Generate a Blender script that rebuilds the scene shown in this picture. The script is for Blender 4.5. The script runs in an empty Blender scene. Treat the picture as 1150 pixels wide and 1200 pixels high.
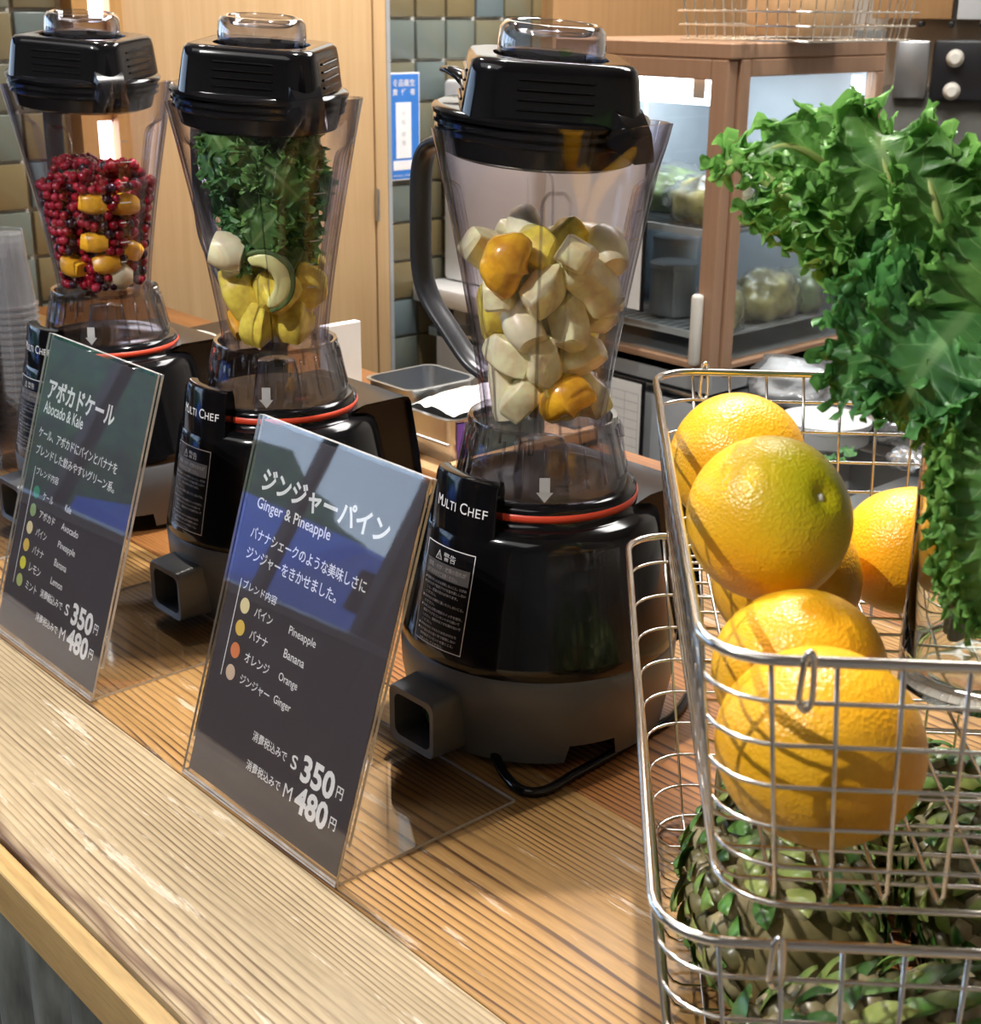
import bpy, bmesh, math, random
import numpy as np
from mathutils import Vector, Matrix, Euler, noise
PI = math.pi
R = math.radians
rnd = random.Random(7)
SC = bpy.context.scene
COL = SC.collection

# ------------------------------------------------------------------ camera
# z = 0 is the counter top; the counter runs along X, its staff side is +Y
CH = 0.58
FPX = 1650.0
def _cdir(px, py):
    v = Vector((px - 575.0, -(py - 600.0), -FPX)); v.normalize(); return v
_X = -_cdir(-994.0, -11.0)
_Y = _cdir(2535.7, 20.7673)
_Y = (_Y - _X * _Y.dot(_X)).normalized()
_Z = _X.cross(_Y)
RW = Matrix((_X, _Y, _Z))                  # camera axes -> world axes
cam_d = bpy.data.cameras.new('camera')
cam = bpy.data.objects.new('camera', cam_d); COL.objects.link(cam)
M4 = RW.to_4x4(); M4.translation = Vector((0, 0, CH))
cam.matrix_world = M4
cam_d.sensor_fit = 'HORIZONTAL'; cam_d.sensor_width = 36.0
cam_d.lens = FPX / 1150.0 * 36.0
cam_d.clip_start = 0.02; cam_d.clip_end = 200
cam_d.dof.use_dof = True; cam_d.dof.focus_distance = 1.12; cam_d.dof.aperture_fstop = 20
SC.camera = cam
def at(px, py, d):
    """world point seen at a photograph pixel, d metres deep"""
    return Vector((0, 0, CH)) + RW @ Vector(((px - 575.0) * d / FPX, -(py - 600.0) * d / FPX, -d))

# ------------------------------------------------------------------ world, lights, exposure
w = bpy.data.worlds.new('world'); SC.world = w; w.use_nodes = True
wn = w.node_tree; wn.nodes.clear()
_o = wn.nodes.new('ShaderNodeOutputWorld'); _b = wn.nodes.new('ShaderNodeBackground')
_tc = wn.nodes.new('ShaderNodeTexCoord'); _sx = wn.nodes.new('ShaderNodeSeparateXYZ'); _cr = wn.nodes.new('ShaderNodeValToRGB')
wn.links.new(_tc.outputs['Generated'], _sx.inputs[0]); wn.links.new(_sx.outputs['Z'], _cr.inputs[0])
_cr.color_ramp.elements[0].position = 0.0; _cr.color_ramp.elements[0].color = (0.62, 0.76, 0.95, 1)
_cr.color_ramp.elements[1].position = 0.6; _cr.color_ramp.elements[1].color = (0.25, 0.45, 0.95, 1)
wn.links.new(_cr.outputs[0], _b.inputs[0]); _b.inputs[1].default_value = 3.4
wn.links.new(_b.outputs[0], _o.inputs[0])

def spot(name, loc, aim, power, col, size, angle=90, blend=0.35):
    l = bpy.data.lights.new(name, 'SPOT'); l.energy = power; l.color = col
    l.shadow_soft_size = size; l.spot_size = R(angle); l.spot_blend = blend
    o = bpy.data.objects.new(name, l); COL.objects.link(o); o.location = loc
    o.rotation_euler = (Vector(aim) - Vector(loc)).to_track_quat('-Z', 'Y').to_euler(); return o
def area(name, loc, aim, power, col, sx, sy):
    l = bpy.data.lights.new(name, 'AREA'); l.energy = power; l.color = col
    l.shape = 'RECTANGLE'; l.size = sx; l.size_y = sy
    o = bpy.data.objects.new(name, l); COL.objects.link(o); o.location = loc
    o.rotation_euler = (Vector(aim) - Vector(loc)).to_track_quat('-Z', 'Y').to_euler(); return o
WARM = (1.0, 0.94, 0.85)
spot('spot_over_counter', (-1.10, 1.05, 1.75), (-0.6, 0.65, 0.1), 125, (1.0, 0.96, 0.90), 0.018, 80, 0.4)
spot('spot_over_blenders', (-2.0, 0.95, 1.75), (-1.4, 0.7, 0.1), 34, WARM, 0.03, 80, 0.5)
spot('spot_over_guests', (-0.87, -0.64, 1.65), (-0.6, 0.4, 0.1), 82, (1.0, 0.98, 0.94), 0.012, 85, 0.4)
area('staff_fill', (-1.5, 2.3, 1.9), (-1.5, 2.3, 0), 42, (1, 0.98, 0.95), 1.6, 0.6)  # soft ambient fill added over the staff side, no fixture
spot('back_wall_fill', (-1.5, 1.75, 1.85), (-2.7, 1.95, 0.15), 75, (1.0, 0.97, 0.92), 0.05, 100, 0.6)  # extra spot added to brighten the door and back wall
area('guest_fill', (-0.9, -0.7, 1.9), (-0.9, -0.7, 0), 9, (1, 0.98, 0.95), 2.4, 0.8)  # weak ambient fill added over the guests' side, no fixture
area('fridge_lamp', (-1.98, 2.42, 0.470), (-1.98, 2.42, 0), 1.5, (0.85, 0.93, 1.0), 0.30, 0.2)
SC.view_settings.view_transform = 'Standard'; SC.view_settings.look = 'None'
SC.view_settings.exposure = 0.42; SC.view_settings.gamma = 1.0
SC.view_settings.use_curve_mapping = False
SC.cycles.transparent_max_bounces = 40; SC.cycles.max_bounces = 10
SC.cycles.caustics_refractive = False; SC.cycles.caustics_reflective = False
SC.cycles.sample_clamp_indirect = 6.0

# ------------------------------------------------------------------ materials
MATS = {}
def nt(name):
    m = bpy.data.materials.new(name); m.use_nodes = True; MATS[name] = m
    return m, m.node_tree, m.node_tree.nodes['Principled BSDF']
def N(t, typ, **kw):
    n = t.nodes.new(typ)
    for k, v in kw.items(): setattr(n, k, v)
    return n
def L(t, a, b): t.links.new(a, b)
def ramp(t, fac, stops):
    r = N(t, 'ShaderNodeValToRGB'); e = r.color_ramp.elements
    while len(e) < len(stops): e.new(0.5)
    for i, (p, c) in enumerate(stops):
        e[i].position = p; e[i].color = tuple(c) + (1,) if len(c) == 3 else c
    if fac is not None: L(t, fac, r.inputs[0])
    return r.outputs[0]
def noise_tex(t, scale, detail=3, vec=None, rough=0.5):
    n = N(t, 'ShaderNodeTexNoise'); n.inputs['Scale'].default_value = scale
    n.inputs['Detail'].default_value = detail; n.inputs['Roughness'].default_value = rough
    if vec is not None: L(t, vec, n.inputs['Vector'])
    return n.outputs['Fac']
def objvec(t, scale=(1, 1, 1)):
    tc = N(t, 'ShaderNodeTexCoord'); mp = N(t, 'ShaderNodeMapping'); mp.inputs['Scale'].default_value = scale
    L(t, tc.outputs['Object'], mp.inputs[0]); return mp.outputs[0]
def bump(t, p, h, strength, dist=0.001):
    b = N(t, 'ShaderNodeBump'); b.inputs['Strength'].default_value = strength; b.inputs['Distance'].default_value = dist
    L(t, h, b.inputs['Height']); L(t, b.outputs[0], p.inputs['Normal'])
def plain(name, col, rough=0.5, metal=0.0, var=0.06, nscale=30, bmp=0.0, emit=0, coat=0, sub=0.0, spec=0.5):
    m, t, p = nt(name)
    f = noise_tex(t, nscale, 3, objvec(t))
    c0 = tuple(max(0, c * (1 - var)) for c in col); c1 = tuple(min(1, c * (1 + var)) for c in col)
    L(t, ramp(t, f, [(0.35, c0), (0.65, c1)]), p.inputs['Base Color'])
    p.inputs['Roughness'].default_value = rough; p.inputs['Metallic'].default_value = metal
    p.inputs['Specular IOR Level'].default_value = spec
    if bmp: bump(t, p, f, bmp)
    if emit:
        p.inputs['Emission Color'].default_value = tuple(col) + (1,); p.inputs['Emission Strength'].default_value = emit
    if coat: p.inputs['Coat Weight'].default_value = coat; p.inputs['Coat Roughness'].default_value = 0.05
    if sub: p.inputs['Subsurface Weight'].default_value = sub; p.inputs['Subsurface Radius'].default_value = (0.01, 0.006, 0.003)
    return m
def clear(name, tint, edge, ior=1.45, rough=0.02, refl=1.0, haze=0.0, hazecol=(0.8, 0.8, 0.82)):
    """thin clear plastic: see-through, tinted more where it is seen edge on, with mirror-like sheen"""
    m = bpy.data.materials.new(name); m.use_nodes = True; MATS[name] = m; t = m.node_tree; t.nodes.clear()
    out = N(t, 'ShaderNodeOutputMaterial'); tr = N(t, 'ShaderNodeBsdfTransparent'); gl = N(t, 'ShaderNodeBsdfGlossy')
    gl.inputs['Roughness'].default_value = rough
    lw = N(t, 'ShaderNodeLayerWeight'); lw.inputs['Blend'].default_value = 0.5
    L(t, ramp(t, lw.outputs['Facing'], [(0.45, tint), (0.97, edge)]), tr.inputs[0])
    # Schlick reflectance from the facing value, the same from either side of a thin wall
    f0 = ((ior - 1) / (ior + 1)) ** 2
    pw = N(t, 'ShaderNodeMath', operation='POWER'); L(t, lw.outputs['Facing'], pw.inputs[0]); pw.inputs[1].default_value = 5.0
    fr = N(t, 'ShaderNodeMath', operation='MULTIPLY_ADD'); L(t, pw.outputs[0], fr.inputs[0]); fr.inputs[1].default_value = 1 - f0; fr.inputs[2].default_value = f0
    mu = N(t, 'ShaderNodeMath', operation='MULTIPLY'); mu.inputs[1].default_value = refl; mu.use_clamp = True; L(t, fr.outputs[0], mu.inputs[0])
    mx = N(t, 'ShaderNodeMixShader'); L(t, mu.outputs[0], mx.inputs[0]); L(t, tr.outputs[0], mx.inputs[1]); L(t, gl.outputs[0], mx.inputs[2])
    last = mx.outputs[0]
    if haze:
        df = N(t, 'ShaderNodeBsdfDiffuse'); df.inputs[0].default_value = hazecol + (1,)
        m2 = N(t, 'ShaderNodeMixShader'); m2.inputs[0].default_value = haze
        L(t, last, m2.inputs[1]); L(t, df.outputs[0], m2.inputs[2]); last = m2.outputs[0]
    L(t, last, out.inputs[0]); return m
def wood(name, light, mid, dark, period, dist, rough=0.42, stretch=0.10, bmp=0.5, ang=0.0, edge=(0.40, 0.68, 0.78), pale=None, edgeline=0.0):
    m, t, p = nt(name)
    tc = N(t, 'ShaderNodeTexCoord'); mp = N(t, 'ShaderNodeMapping')
    mp.inputs['Scale'].default_value = (stretch, 1, 1); mp.inputs['Rotation'].default_value = (0, 0, ang)
    L(t, tc.outputs['Object'], mp.inputs[0])
    sp = N(t, 'ShaderNodeSeparateXYZ'); L(t, mp.outputs[0], sp.inputs[0])
    n1 = noise_tex(t, 8.0, 2, mp.outputs[0]); n2 = noise_tex(t, 30.0, 3, mp.outputs[0])
    def madd(a, k, b):
        q = N(t, 'ShaderNodeMath', operation='MULTIPLY_ADD'); L(t, a, q.inputs[0]); q.inputs[1].default_value = k
        if isinstance(b, float): q.inputs[2].default_value = b
        else: L(t, b, q.inputs[2])
        return q.outputs[0]
    yw = madd(n1, dist * period, sp.outputs['Y']); yw = madd(n2, 0.9 * period, yw)
    frc = N(t, 'ShaderNodeMath', operation='FRACT'); L(t, madd(yw, 1.0 / period, 0.0), frc.inputs[0])
    class _W: outputs = {'Fac': frc.outputs[0]}
    wv = _W
    big = noise_tex(t, 9, 3, mp.outputs[0])
    fine = N(t, 'ShaderNodeTexNoise'); fine.inputs['Scale'].default_value = 420; fine.inputs['Detail'].default_value = 2
    L(t, mp.outputs[0], fine.inputs['Vector'])
    base = ramp(t, wv.outputs['Fac'], [(0.0, light), (edge[0], light), (edge[1], mid), (edge[2], dark), (0.93, dark), (1.0, light)])
    lm = N(t, 'ShaderNodeMix', data_type='RGBA'); L(t, ramp(t, noise_tex(t, 34, 2, mp.outputs[0]), [(0.30, (0.15,) * 3), (0.62, (1.0,) * 3)]), lm.inputs[0])
    lm.inputs[6].default_value = tuple(light) + (1,); L(t, base, lm.inputs[7]); base = lm.outputs[2]
    if edgeline:   # the dark heart line wandering along the front edge of the board
        sp2 = N(t, 'ShaderNodeSeparateXYZ'); L(t, tc.outputs['Object'], sp2.inputs[0])
        nn1 = noise_tex(t, 3.5, 3, tc.outputs['Object'])
        a_ = madd(nn1, 0.075, sp2.outputs['Y']); 
        ab_ = N(t, 'ShaderNodeMath', operation='SUBTRACT'); L(t, a_, ab_.inputs[0]); ab_.inputs[1].default_value = edgeline
        ac_ = N(t, 'ShaderNodeMath', operation='ABSOLUTE'); L(t, ab_.outputs[0], ac_.inputs[0])
        fc = ramp(t, ac_.outputs[0], [(0.0, (0.9,) * 3), (0.0022, (0.75,) * 3), (0.006, (0.0,) * 3)])
        em = N(t, 'ShaderNodeMix', data_type='RGBA'); L(t, fc, em.inputs[0]); L(t, base, em.inputs[6]); em.inputs[7].default_value = (0.10, 0.05, 0.03, 1); base = em.outputs[2]
    mix = N(t, 'ShaderNodeMix', data_type='RGBA', blend_type='MULTIPLY'); mix.inputs[0].default_value = 1
    L(t, base, mix.inputs[6]); L(t, ramp(t, big, [(0.3, (0.78, 0.76, 0.72)), (0.7, (1.12, 1.1, 1.06))]), mix.inputs[7])
    m2 = N(t, 'ShaderNodeMix', data_type='RGBA', blend_type='MULTIPLY'); m2.inputs[0].default_value = 1
    L(t, mix.outputs[2], m2.inputs[6]); L(t, ramp(t, fine.outputs['Fac'], [(0.3, (0.86, 0.85, 0.83)), (0.6, (1.05, 1.05, 1.05))]), m2.inputs[7])
    res = m2.outputs[2]
    if pale:   # worn, whitish scuffs lying across the grain
        mp2 = N(t, 'ShaderNodeMapping'); mp2.inputs['Rotation'].default_value = (0, 0, R(35)); mp2.inputs['Scale'].default_value = (8, 60, 8)
        L(t, tc.outputs['Object'], mp2.inputs[0])
        nn = noise_tex(t, 1.0, 5, mp2.outputs[0], 0.7)
        m3 = N(t, 'ShaderNodeMix', data_type='RGBA'); L(t, ramp(t, nn, [(0.60, (0, 0, 0)), (0.66, (0.5, 0.5, 0.5))]), m3.inputs[0])
        L(t, res, m3.inputs[6]); m3.inputs[7].default_value = tuple(pale) + (1,); res = m3.outputs[2]
    L(t, res, p.inputs['Base Color']); p.inputs['Roughness'].default_value = rough
    inv = N(t, 'ShaderNodeMath', operation='SUBTRACT'); inv.inputs[0].default_value = 1.0; L(t, wv.outputs['Fac'], inv.inputs[1])
    bump(t, p, inv.outputs[0], bmp, 0.0012)
    return m

wood('pale_plank', (0.42, 0.33, 0.21), (0.34, 0.25, 0.148), (0.15, 0.098, 0.052), 0.0054, 9.0, ang=R(1.2), pale=(0.75, 0.66, 0.55), edgeline=-0.0235)
wood('honey_plank', (0.39, 0.222, 0.080), (0.31, 0.162, 0.052), (0.085, 0.036, 0.013), 0.0074, 11.0, ang=R(-1.0), rough=0.36, pale=(0.7, 0.58, 0.46))
wood('brown_plank', (0.36, 0.15, 0.045), (0.25, 0.095, 0.028), (0.07, 0.025, 0.009), 0.0070, 14.0, ang=R(1), rough=0.36)
wood('fascia_wood', (0.52, 0.35, 0.14), (0.48, 0.31, 0.12), (0.40, 0.25, 0.09), 0.02, 3.0, bmp=0.1)
wood('veneer', (0.60, 0.40, 0.21), (0.57, 0.375, 0.19), (0.52, 0.33, 0.16), 0.035, 4.0, rough=0.45, bmp=0.02, stretch=1)
def veneer_v(name, light, dark, rough=0.45):
    m, t, p = nt(name)
    f = noise_tex(t, 1.0, 4, objvec(t, (60, 60, 2.2)), 0.6)
    L(t, ramp(t, f, [(0.3, dark), (0.7, light)]), p.inputs['Base Color']); p.inputs['Roughness'].default_value = rough; return m
veneer_v('door_veneer', (0.66, 0.44, 0.23), (0.57, 0.36, 0.175))
veneer_v('frame_wood', (0.55, 0.30, 0.10), (0.45, 0.23, 0.07))
veneer_v('fridge_wood', (0.42, 0.25, 0.155), (0.37, 0.215, 0.13), 0.4)
veneer_v('cabinet_wood', (0.44, 0.25, 0.11), (0.37, 0.20, 0.085), 0.4)
plain('tray_wood', (0.62, 0.38, 0.19), 0.45, var=0.12, nscale=20)
plain('gloss_black', (0.004, 0.004, 0.005), 0.11, var=0.2, spec=0.42)
plain('soft_black', (0.007, 0.007, 0.009), 0.25, var=0.2, spec=0.3)
plain('grip_black', (0.02, 0.02, 0.024), 0.32, var=0.1)
plain('skirt_grey', (0.11, 0.112, 0.118), 0.36, metal=0.0, var=0.05)
plain('rubber', (0.015, 0.015, 0.015), 0.6)
plain('red_ring', (0.72, 0.07, 0.03), 0.35)
plain('switch_green', (0.02, 0.12, 0.03), 0.25)
plain('chrome', (0.80, 0.77, 0.72), 0.16, metal=1.0, var=0.03)
plain('steel', (0.55, 0.56, 0.57), 0.3, metal=1.0, var=0.06, nscale=8)
plain('steel_satin', (0.42, 0.44, 0.46), 0.38, metal=0.25, var=0.08, nscale=8)
plain('white_plastic', (0.62, 0.63, 0.64), 0.4, var=0.02)
plain('unit_white', (0.88, 0.88, 0.88), 0.4, var=0.01)
plain('cream_plastic', (0.72, 0.69, 0.62), 0.4, var=0.02)
plain('white_paper', (0.82, 0.82, 0.80), 0.8, var=0.02)
plain('print_white', (0.86, 0.85, 0.86), 0.7, var=0.02)
plain('print_grey', (0.26, 0.26, 0.27), 0.6, var=0.03)
plain('print_black', (0.04, 0.04, 0.05), 0.6)
plain('faint_print', (0.45, 0.45, 0.46), 0.6)
plain('poster_brown', (0.052, 0.040, 0.044), 0.6, var=0.01)
plain('plate_blue', (0.04, 0.20, 0.62), 0.35, var=0.03)
plain('acrylic_edge', (0.72, 0.70, 0.69), 0.25, var=0.15, nscale=60)
plain('grout', (0.66, 0.65, 0.61), 0.85, var=0.08)
plain('plaster', (0.62, 0.58, 0.52), 0.85, var=0.03)
plain('dark_wall', (0.10, 0.09, 0.085), 0.7)
plain('floor_concrete', (0.22, 0.20, 0.18), 0.6, var=0.12, nscale=4)
plain('ceiling_paint', (0.55, 0.53, 0.50), 0.9, var=0.03)
plain('dark_frame', (0.03, 0.03, 0.032), 0.4)
plain('hob_black', (0.012, 0.012, 0.014), 0.3)
plain('vent_dark', (0.11, 0.11, 0.10), 0.45, var=0.1)
plain('foliage', (0.05, 0.14, 0.03), 0.6, var=0.5, nscale=12)
plain('asphalt', (0.35, 0.38, 0.42), 0.8, var=0.1)
plain('car_blue', (0.06, 0.16, 0.55), 0.25)
plain('car_white', (0.7, 0.75, 0.8), 0.25)
plain('building_grey', (0.40, 0.46, 0.55), 0.7, var=0.1)
plain('sticker_white', (0.85, 0.85, 0.84), 0.5)
plain('fridge_liner', (0.42, 0.48, 0.54), 0.35, var=0.03)
plain('glow_panel', (0.93, 0.95, 1.0), 0.4, emit=5.0)
plain('pineapple_flesh', (0.93, 0.70, 0.10), 0.28, var=0.22, nscale=90, bmp=0.5, sub=0.15)
plain('pale_pineapple', (1.0, 0.86, 0.50), 0.3, var=0.16, nscale=80, bmp=0.4, sub=0.15)
plain('banana_flesh', (1.0, 0.88, 0.58), 0.35, var=0.10, nscale=60, bmp=0.3, sub=0.15)
plain('mango_flesh', (0.90, 0.46, 0.03), 0.28, var=0.15, nscale=70, bmp=0.3, sub=0.15)
plain('orange_flesh', (1.0, 0.47, 0.03), 0.22, var=0.2, nscale=120, bmp=0.6, sub=0.15)
plain('avocado_flesh', (0.78, 0.78, 0.34), 0.35, var=0.12, nscale=30)
plain('avocado_skin', (0.10, 0.17, 0.05), 0.5, var=0.3)
plain('berry_red', (0.30, 0.006, 0.018), 0.18, var=0.35, nscale=120)
plain('berry_pink', (0.42, 0.02, 0.045), 0.2, var=0.3, nscale=120)
plain('berry_dark', (0.035, 0.010, 0.020), 0.22, var=0.4, nscale=120)
plain('kale_stem', (0.42, 0.50, 0.16), 0.45, var=0.12, nscale=40)
plain('green_bit', (0.09, 0.27, 0.05), 0.5, var=0.3)
plain('yellow_bag', (0.52, 0.46, 0.14), 0.5, var=0.7, nscale=16)
plain('green_bag', (0.20, 0.30, 0.10), 0.5, var=0.8, nscale=13)
plain('red_pack', (0.7, 0.12, 0.08), 0.4)
plain('foil', (0.75, 0.76, 0.78), 0.2, metal=1.0)
plain('violet_print', (0.20, 0.10, 0.62), 0.4)
plain('teal_print', (0.22, 0.36, 0.38), 0.35)
for nm, c in dict(dot_green=(0.05, 0.27, 0.16), dot_sage=(0.30, 0.44, 0.20), dot_cream=(0.85, 0.72, 0.40), dot_yellow=(0.80, 0.54, 0.10),
                  dot_lemon=(0.80, 0.76, 0.06), dot_lime=(0.42, 0.48, 0.16), dot_orange=(0.76, 0.23, 0.08), dot_beige=(0.70, 0.52, 0.38)).items():
    plain(nm, c, 0.6, var=0.03)
clear('jar_plastic', (0.965, 0.955, 0.975), (0.30, 0.27, 0.33), refl=0.9)
clear('collar_plastic', (0.80, 0.795, 0.82), (0.14, 0.14, 0.16), refl=2.0, rough=0.06)
clear('cap_plastic', (0.90, 0.90, 0.93), (0.30, 0.29, 0.34), refl=3.0, rough=0.05)
clear('acrylic', (0.985, 0.985, 0.985), (0.85, 0.85, 0.86), ior=1.5, refl=1.35)
clear('pane_glass', (0.95, 0.97, 0.97), (0.8, 0.85, 0.85), ior=1.5)
clear('vase_glass', (0.94, 0.965, 0.95), (0.25, 0.31, 0.27), ior=1.5, refl=3.0)
clear('cup_plastic', (0.93, 0.93, 0.94), (0.55, 0.55, 0.58), ior=1.5, refl=1.5, haze=0.12)
clear('bag_plastic', (0.9, 0.92, 0.93), (0.7, 0.75, 0.78), ior=1.5, refl=1.5, haze=0.10, rough=0.15)

def solid_glass(name, col, ior):
    m, t, p = nt(name); p.inputs['Base Color'].default_value = col + (1,); p.inputs['Roughness'].default_value = 0.0
    p.inputs['Transmission Weight'].default_value = 1.0; p.inputs['IOR'].default_value = ior
solid_glass('table_glass', (0.95, 0.985, 0.965), 1.48)
def citrus(name, green):
    m, t, p = nt(name); v = objvec(t)
    n1 = noise_tex(t, 14, 3, v)
    base = ramp(t, n1, [(0.3, (0.90, 0.40, 0.012)), (0.7, (0.98, 0.53, 0.022))])
    if green:
        sx = N(t, 'ShaderNodeSeparateXYZ'); L(t, v, sx.inputs[0])
        ad = N(t, 'ShaderNodeMath', operation='MULTIPLY_ADD'); ad.inputs[1].default_value = 0.03; L(t, n1, ad.inputs[0]); L(t, sx.outputs['Z'], ad.inputs[2])
        mr = N(t, 'ShaderNodeMapRange'); mr.inputs['From Min'].default_value = 0.012; mr.inputs['From Max'].default_value = 0.062
        L(t, ad.outputs[0], mr.inputs['Value'])
        mx = N(t, 'ShaderNodeMix', data_type='RGBA'); L(t, mr.outputs[0], mx.inputs[0]); L(t, base, mx.inputs[6]); mx.inputs[7].default_value = (0.50, 0.50, 0.015, 1)
        base = mx.outputs[2]
    L(t, base, p.inputs['Base Color']); p.inputs['Roughness'].default_value = 0.33
    vo = N(t, 'ShaderNodeTexVoronoi'); vo.inputs['Scale'].default_value = 520; L(t, v, vo.inputs['Vector'])
    n2 = noise_tex(t, 260, 2, v)
    mm = N(t, 'ShaderNodeMath', operation='ADD'); L(t, vo.outputs['Distance'], mm.inputs[0]); L(t, n2, mm.inputs[1])
    bump(t, p, mm.outputs[0], 0.5, 0.0007)
    p.inputs['Subsurface Weight'].default_value = 0.08; p.inputs['Subsurface Radius'].default_value = (0.01, 0.005, 0.002)
    return m
citrus('orange_peel', False); citrus('orange_peel_green', True)

def leafmat(name, c_dark, c_light, c_vein, trans=0.35):
    m = bpy.data.materials.new(name); m.use_nodes = True; MATS[name] = m; t = m.node_tree; p = t.nodes['Principled BSDF']
    out = t.nodes['Material Output']
    uv = N(t, 'ShaderNodeUVMap'); uv.uv_map = 'leaf'; sx = N(t, 'ShaderNodeSeparateXYZ'); L(t, uv.outputs[0], sx.inputs[0])
    f = noise_tex(t, 38, 4, objvec(t))
    base = ramp(t, f, [(0.33, c_dark), (0.68, c_light)])
    # veins branch off the midrib; u = across (0..1, 0.5 the midrib), v = along
    a = N(t, 'ShaderNodeMath', operation='SUBTRACT'); L(t, sx.outputs['X'], a.inputs[0]); a.inputs[1].default_value = 0.5
    ab = N(t, 'ShaderNodeMath', operation='ABSOLUTE'); L(t, a.outputs[0], ab.inputs[0])
    k = N(t, 'ShaderNodeMath', operation='MULTIPLY_ADD'); L(t, ab.outputs[0], k.inputs[0]); k.inputs[1].default_value = -0.55; L(t, sx.outputs['Y'], k.inputs[2])
    k2 = N(t, 'ShaderNodeMath', operation='MULTIPLY'); L(t, k.outputs[0], k2.inputs[0]); k2.inputs[1].default_value = 9.0
    fr = N(t, 'ShaderNodeMath', operation='FRACT'); L(t, k2.outputs[0], fr.inputs[0])
    pp = N(t, 'ShaderNodeMath', operation='PINGPONG'); L(t, fr.outputs[0], pp.inputs[0]); pp.inputs[1].default_value = 0.5
    v1 = ramp(t, pp.outputs[0], [(0.0, (1, 1, 1)), (0.045, (0, 0, 0))]); v2 = ramp(t, ab.outputs[0], [(0.0, (1, 1, 1)), (0.02, (1, 1, 1)), (0.05, (0, 0, 0))])
    mxv = N(t, 'ShaderNodeMix', data_type='RGBA', blend_type='LIGHTEN'); mxv.inputs[0].default_value = 1; L(t, v1, mxv.inputs[6]); L(t, v2, mxv.inputs[7])
    bw = N(t, 'ShaderNodeMath', operation='MULTIPLY'); L(t, mxv.outputs[2], bw.inputs[0]); bw.inputs[1].default_value = 0.6
    mx = N(t, 'ShaderNodeMix', data_type='RGBA'); L(t, bw.outputs[0], mx.inputs[0]); L(t, base, mx.inputs[6]); mx.inputs[7].default_value = tuple(c_vein) + (1,)
    # the frilled margin is a lighter green
    mg = N(t, 'ShaderNodeMix', data_type='RGBA'); L(t, ramp(t, ab.outputs[0], [(0.40, (0, 0, 0)), (0.5, (0.6, 0.6, 0.6))]), mg.inputs[0])
    L(t, mx.outputs[2], mg.inputs[6]); mg.inputs[7].default_value = tuple(min(1, c * 1.5) for c in c_light) + (1,)
    L(t, mg.outputs[2], p.inputs['Base Color']); p.inputs['Roughness'].default_value = 0.42
    f2 = noise_tex(t, 130, 3, objvec(t)); bump(t, p, f2, 0.35, 0.0015)
    tl = N(t, 'ShaderNodeBsdfTranslucent'); L(t, mg.outputs[2], tl.inputs[0])
    ms = N(t, 'ShaderNodeMixShader'); ms.inputs[0].default_value = trans
    L(t, p.outputs[0], ms.inputs[1]); L(t, tl.outputs[0], ms.inputs[2]); L(t, ms.outputs[0], out.inputs[0])
leafmat('kale_green', (0.075, 0.215, 0.05), (0.20, 0.42, 0.10), (0.40, 0.56, 0.22))
leafmat('kale_deep', (0.04, 0.145, 0.045), (0.10, 0.29, 0.075), (0.24, 0.43, 0.17), 0.3)
leafmat('pine_leaf', (0.10, 0.17, 0.07), (0.22, 0.32, 0.12), (0.30, 0.36, 0.16), 0.1)

def tilemat():
    m, t, p = nt('glazed_tile')
    oi = N(t, 'ShaderNodeObjectInfo'); v = objvec(t)
    ad = N(t, 'ShaderNodeMath', operation='MULTIPLY_ADD'); ad.inputs[1].default_value = 0.35
    L(t, noise_tex(t, 16, 3, v), ad.inputs[0]); L(t, oi.outputs['Random'], ad.inputs[2])
    sb = N(t, 'ShaderNodeMath', operation='SUBTRACT'); L(t, ad.outputs[0], sb.inputs[0]); sb.inputs[1].default_value = 0.17
    c = ramp(t, sb.outputs[0], [(0.05, (0.20, 0.155, 0.075)), (0.35, (0.17, 0.145, 0.085)), (0.6, (0.15, 0.165, 0.13)), (0.9, (0.13, 0.17, 0.18))])
    sp = noise_tex(t, 150, 2, v)
    mx = N(t, 'ShaderNodeMix', data_type='RGBA'); L(t, ramp(t, sp, [(0.74, (0, 0, 0)), (0.78, (0.8, 0.8, 0.8))]), mx.inputs[0]); L(t, c, mx.inputs[6]); mx.inputs[7].default_value = (0.03, 0.03, 0.03, 1)
    L(t, mx.outputs[2], p.inputs['Base Color']); p.inputs['Roughness'].default_value = 0.22
    bump(t, p, noise_tex(t, 22, 2, v), 0.5, 0.003)
tilemat()
def galvmat():
    m, t, p = nt('galvanised')
    f = noise_tex(t, 1, 4, objvec(t, (30, 30, 7)))
    L(t, ramp(t, f, [(0.35, (0.06, 0.07, 0.065)), (0.62, (0.33, 0.36, 0.34)), (0.75, (0.6, 0.62, 0.6))]), p.inputs['Base Color'])
    p.inputs['Metallic'].default_value = 0.6; p.inputs['Roughness'].default_value = 0.45
galvmat()

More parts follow.
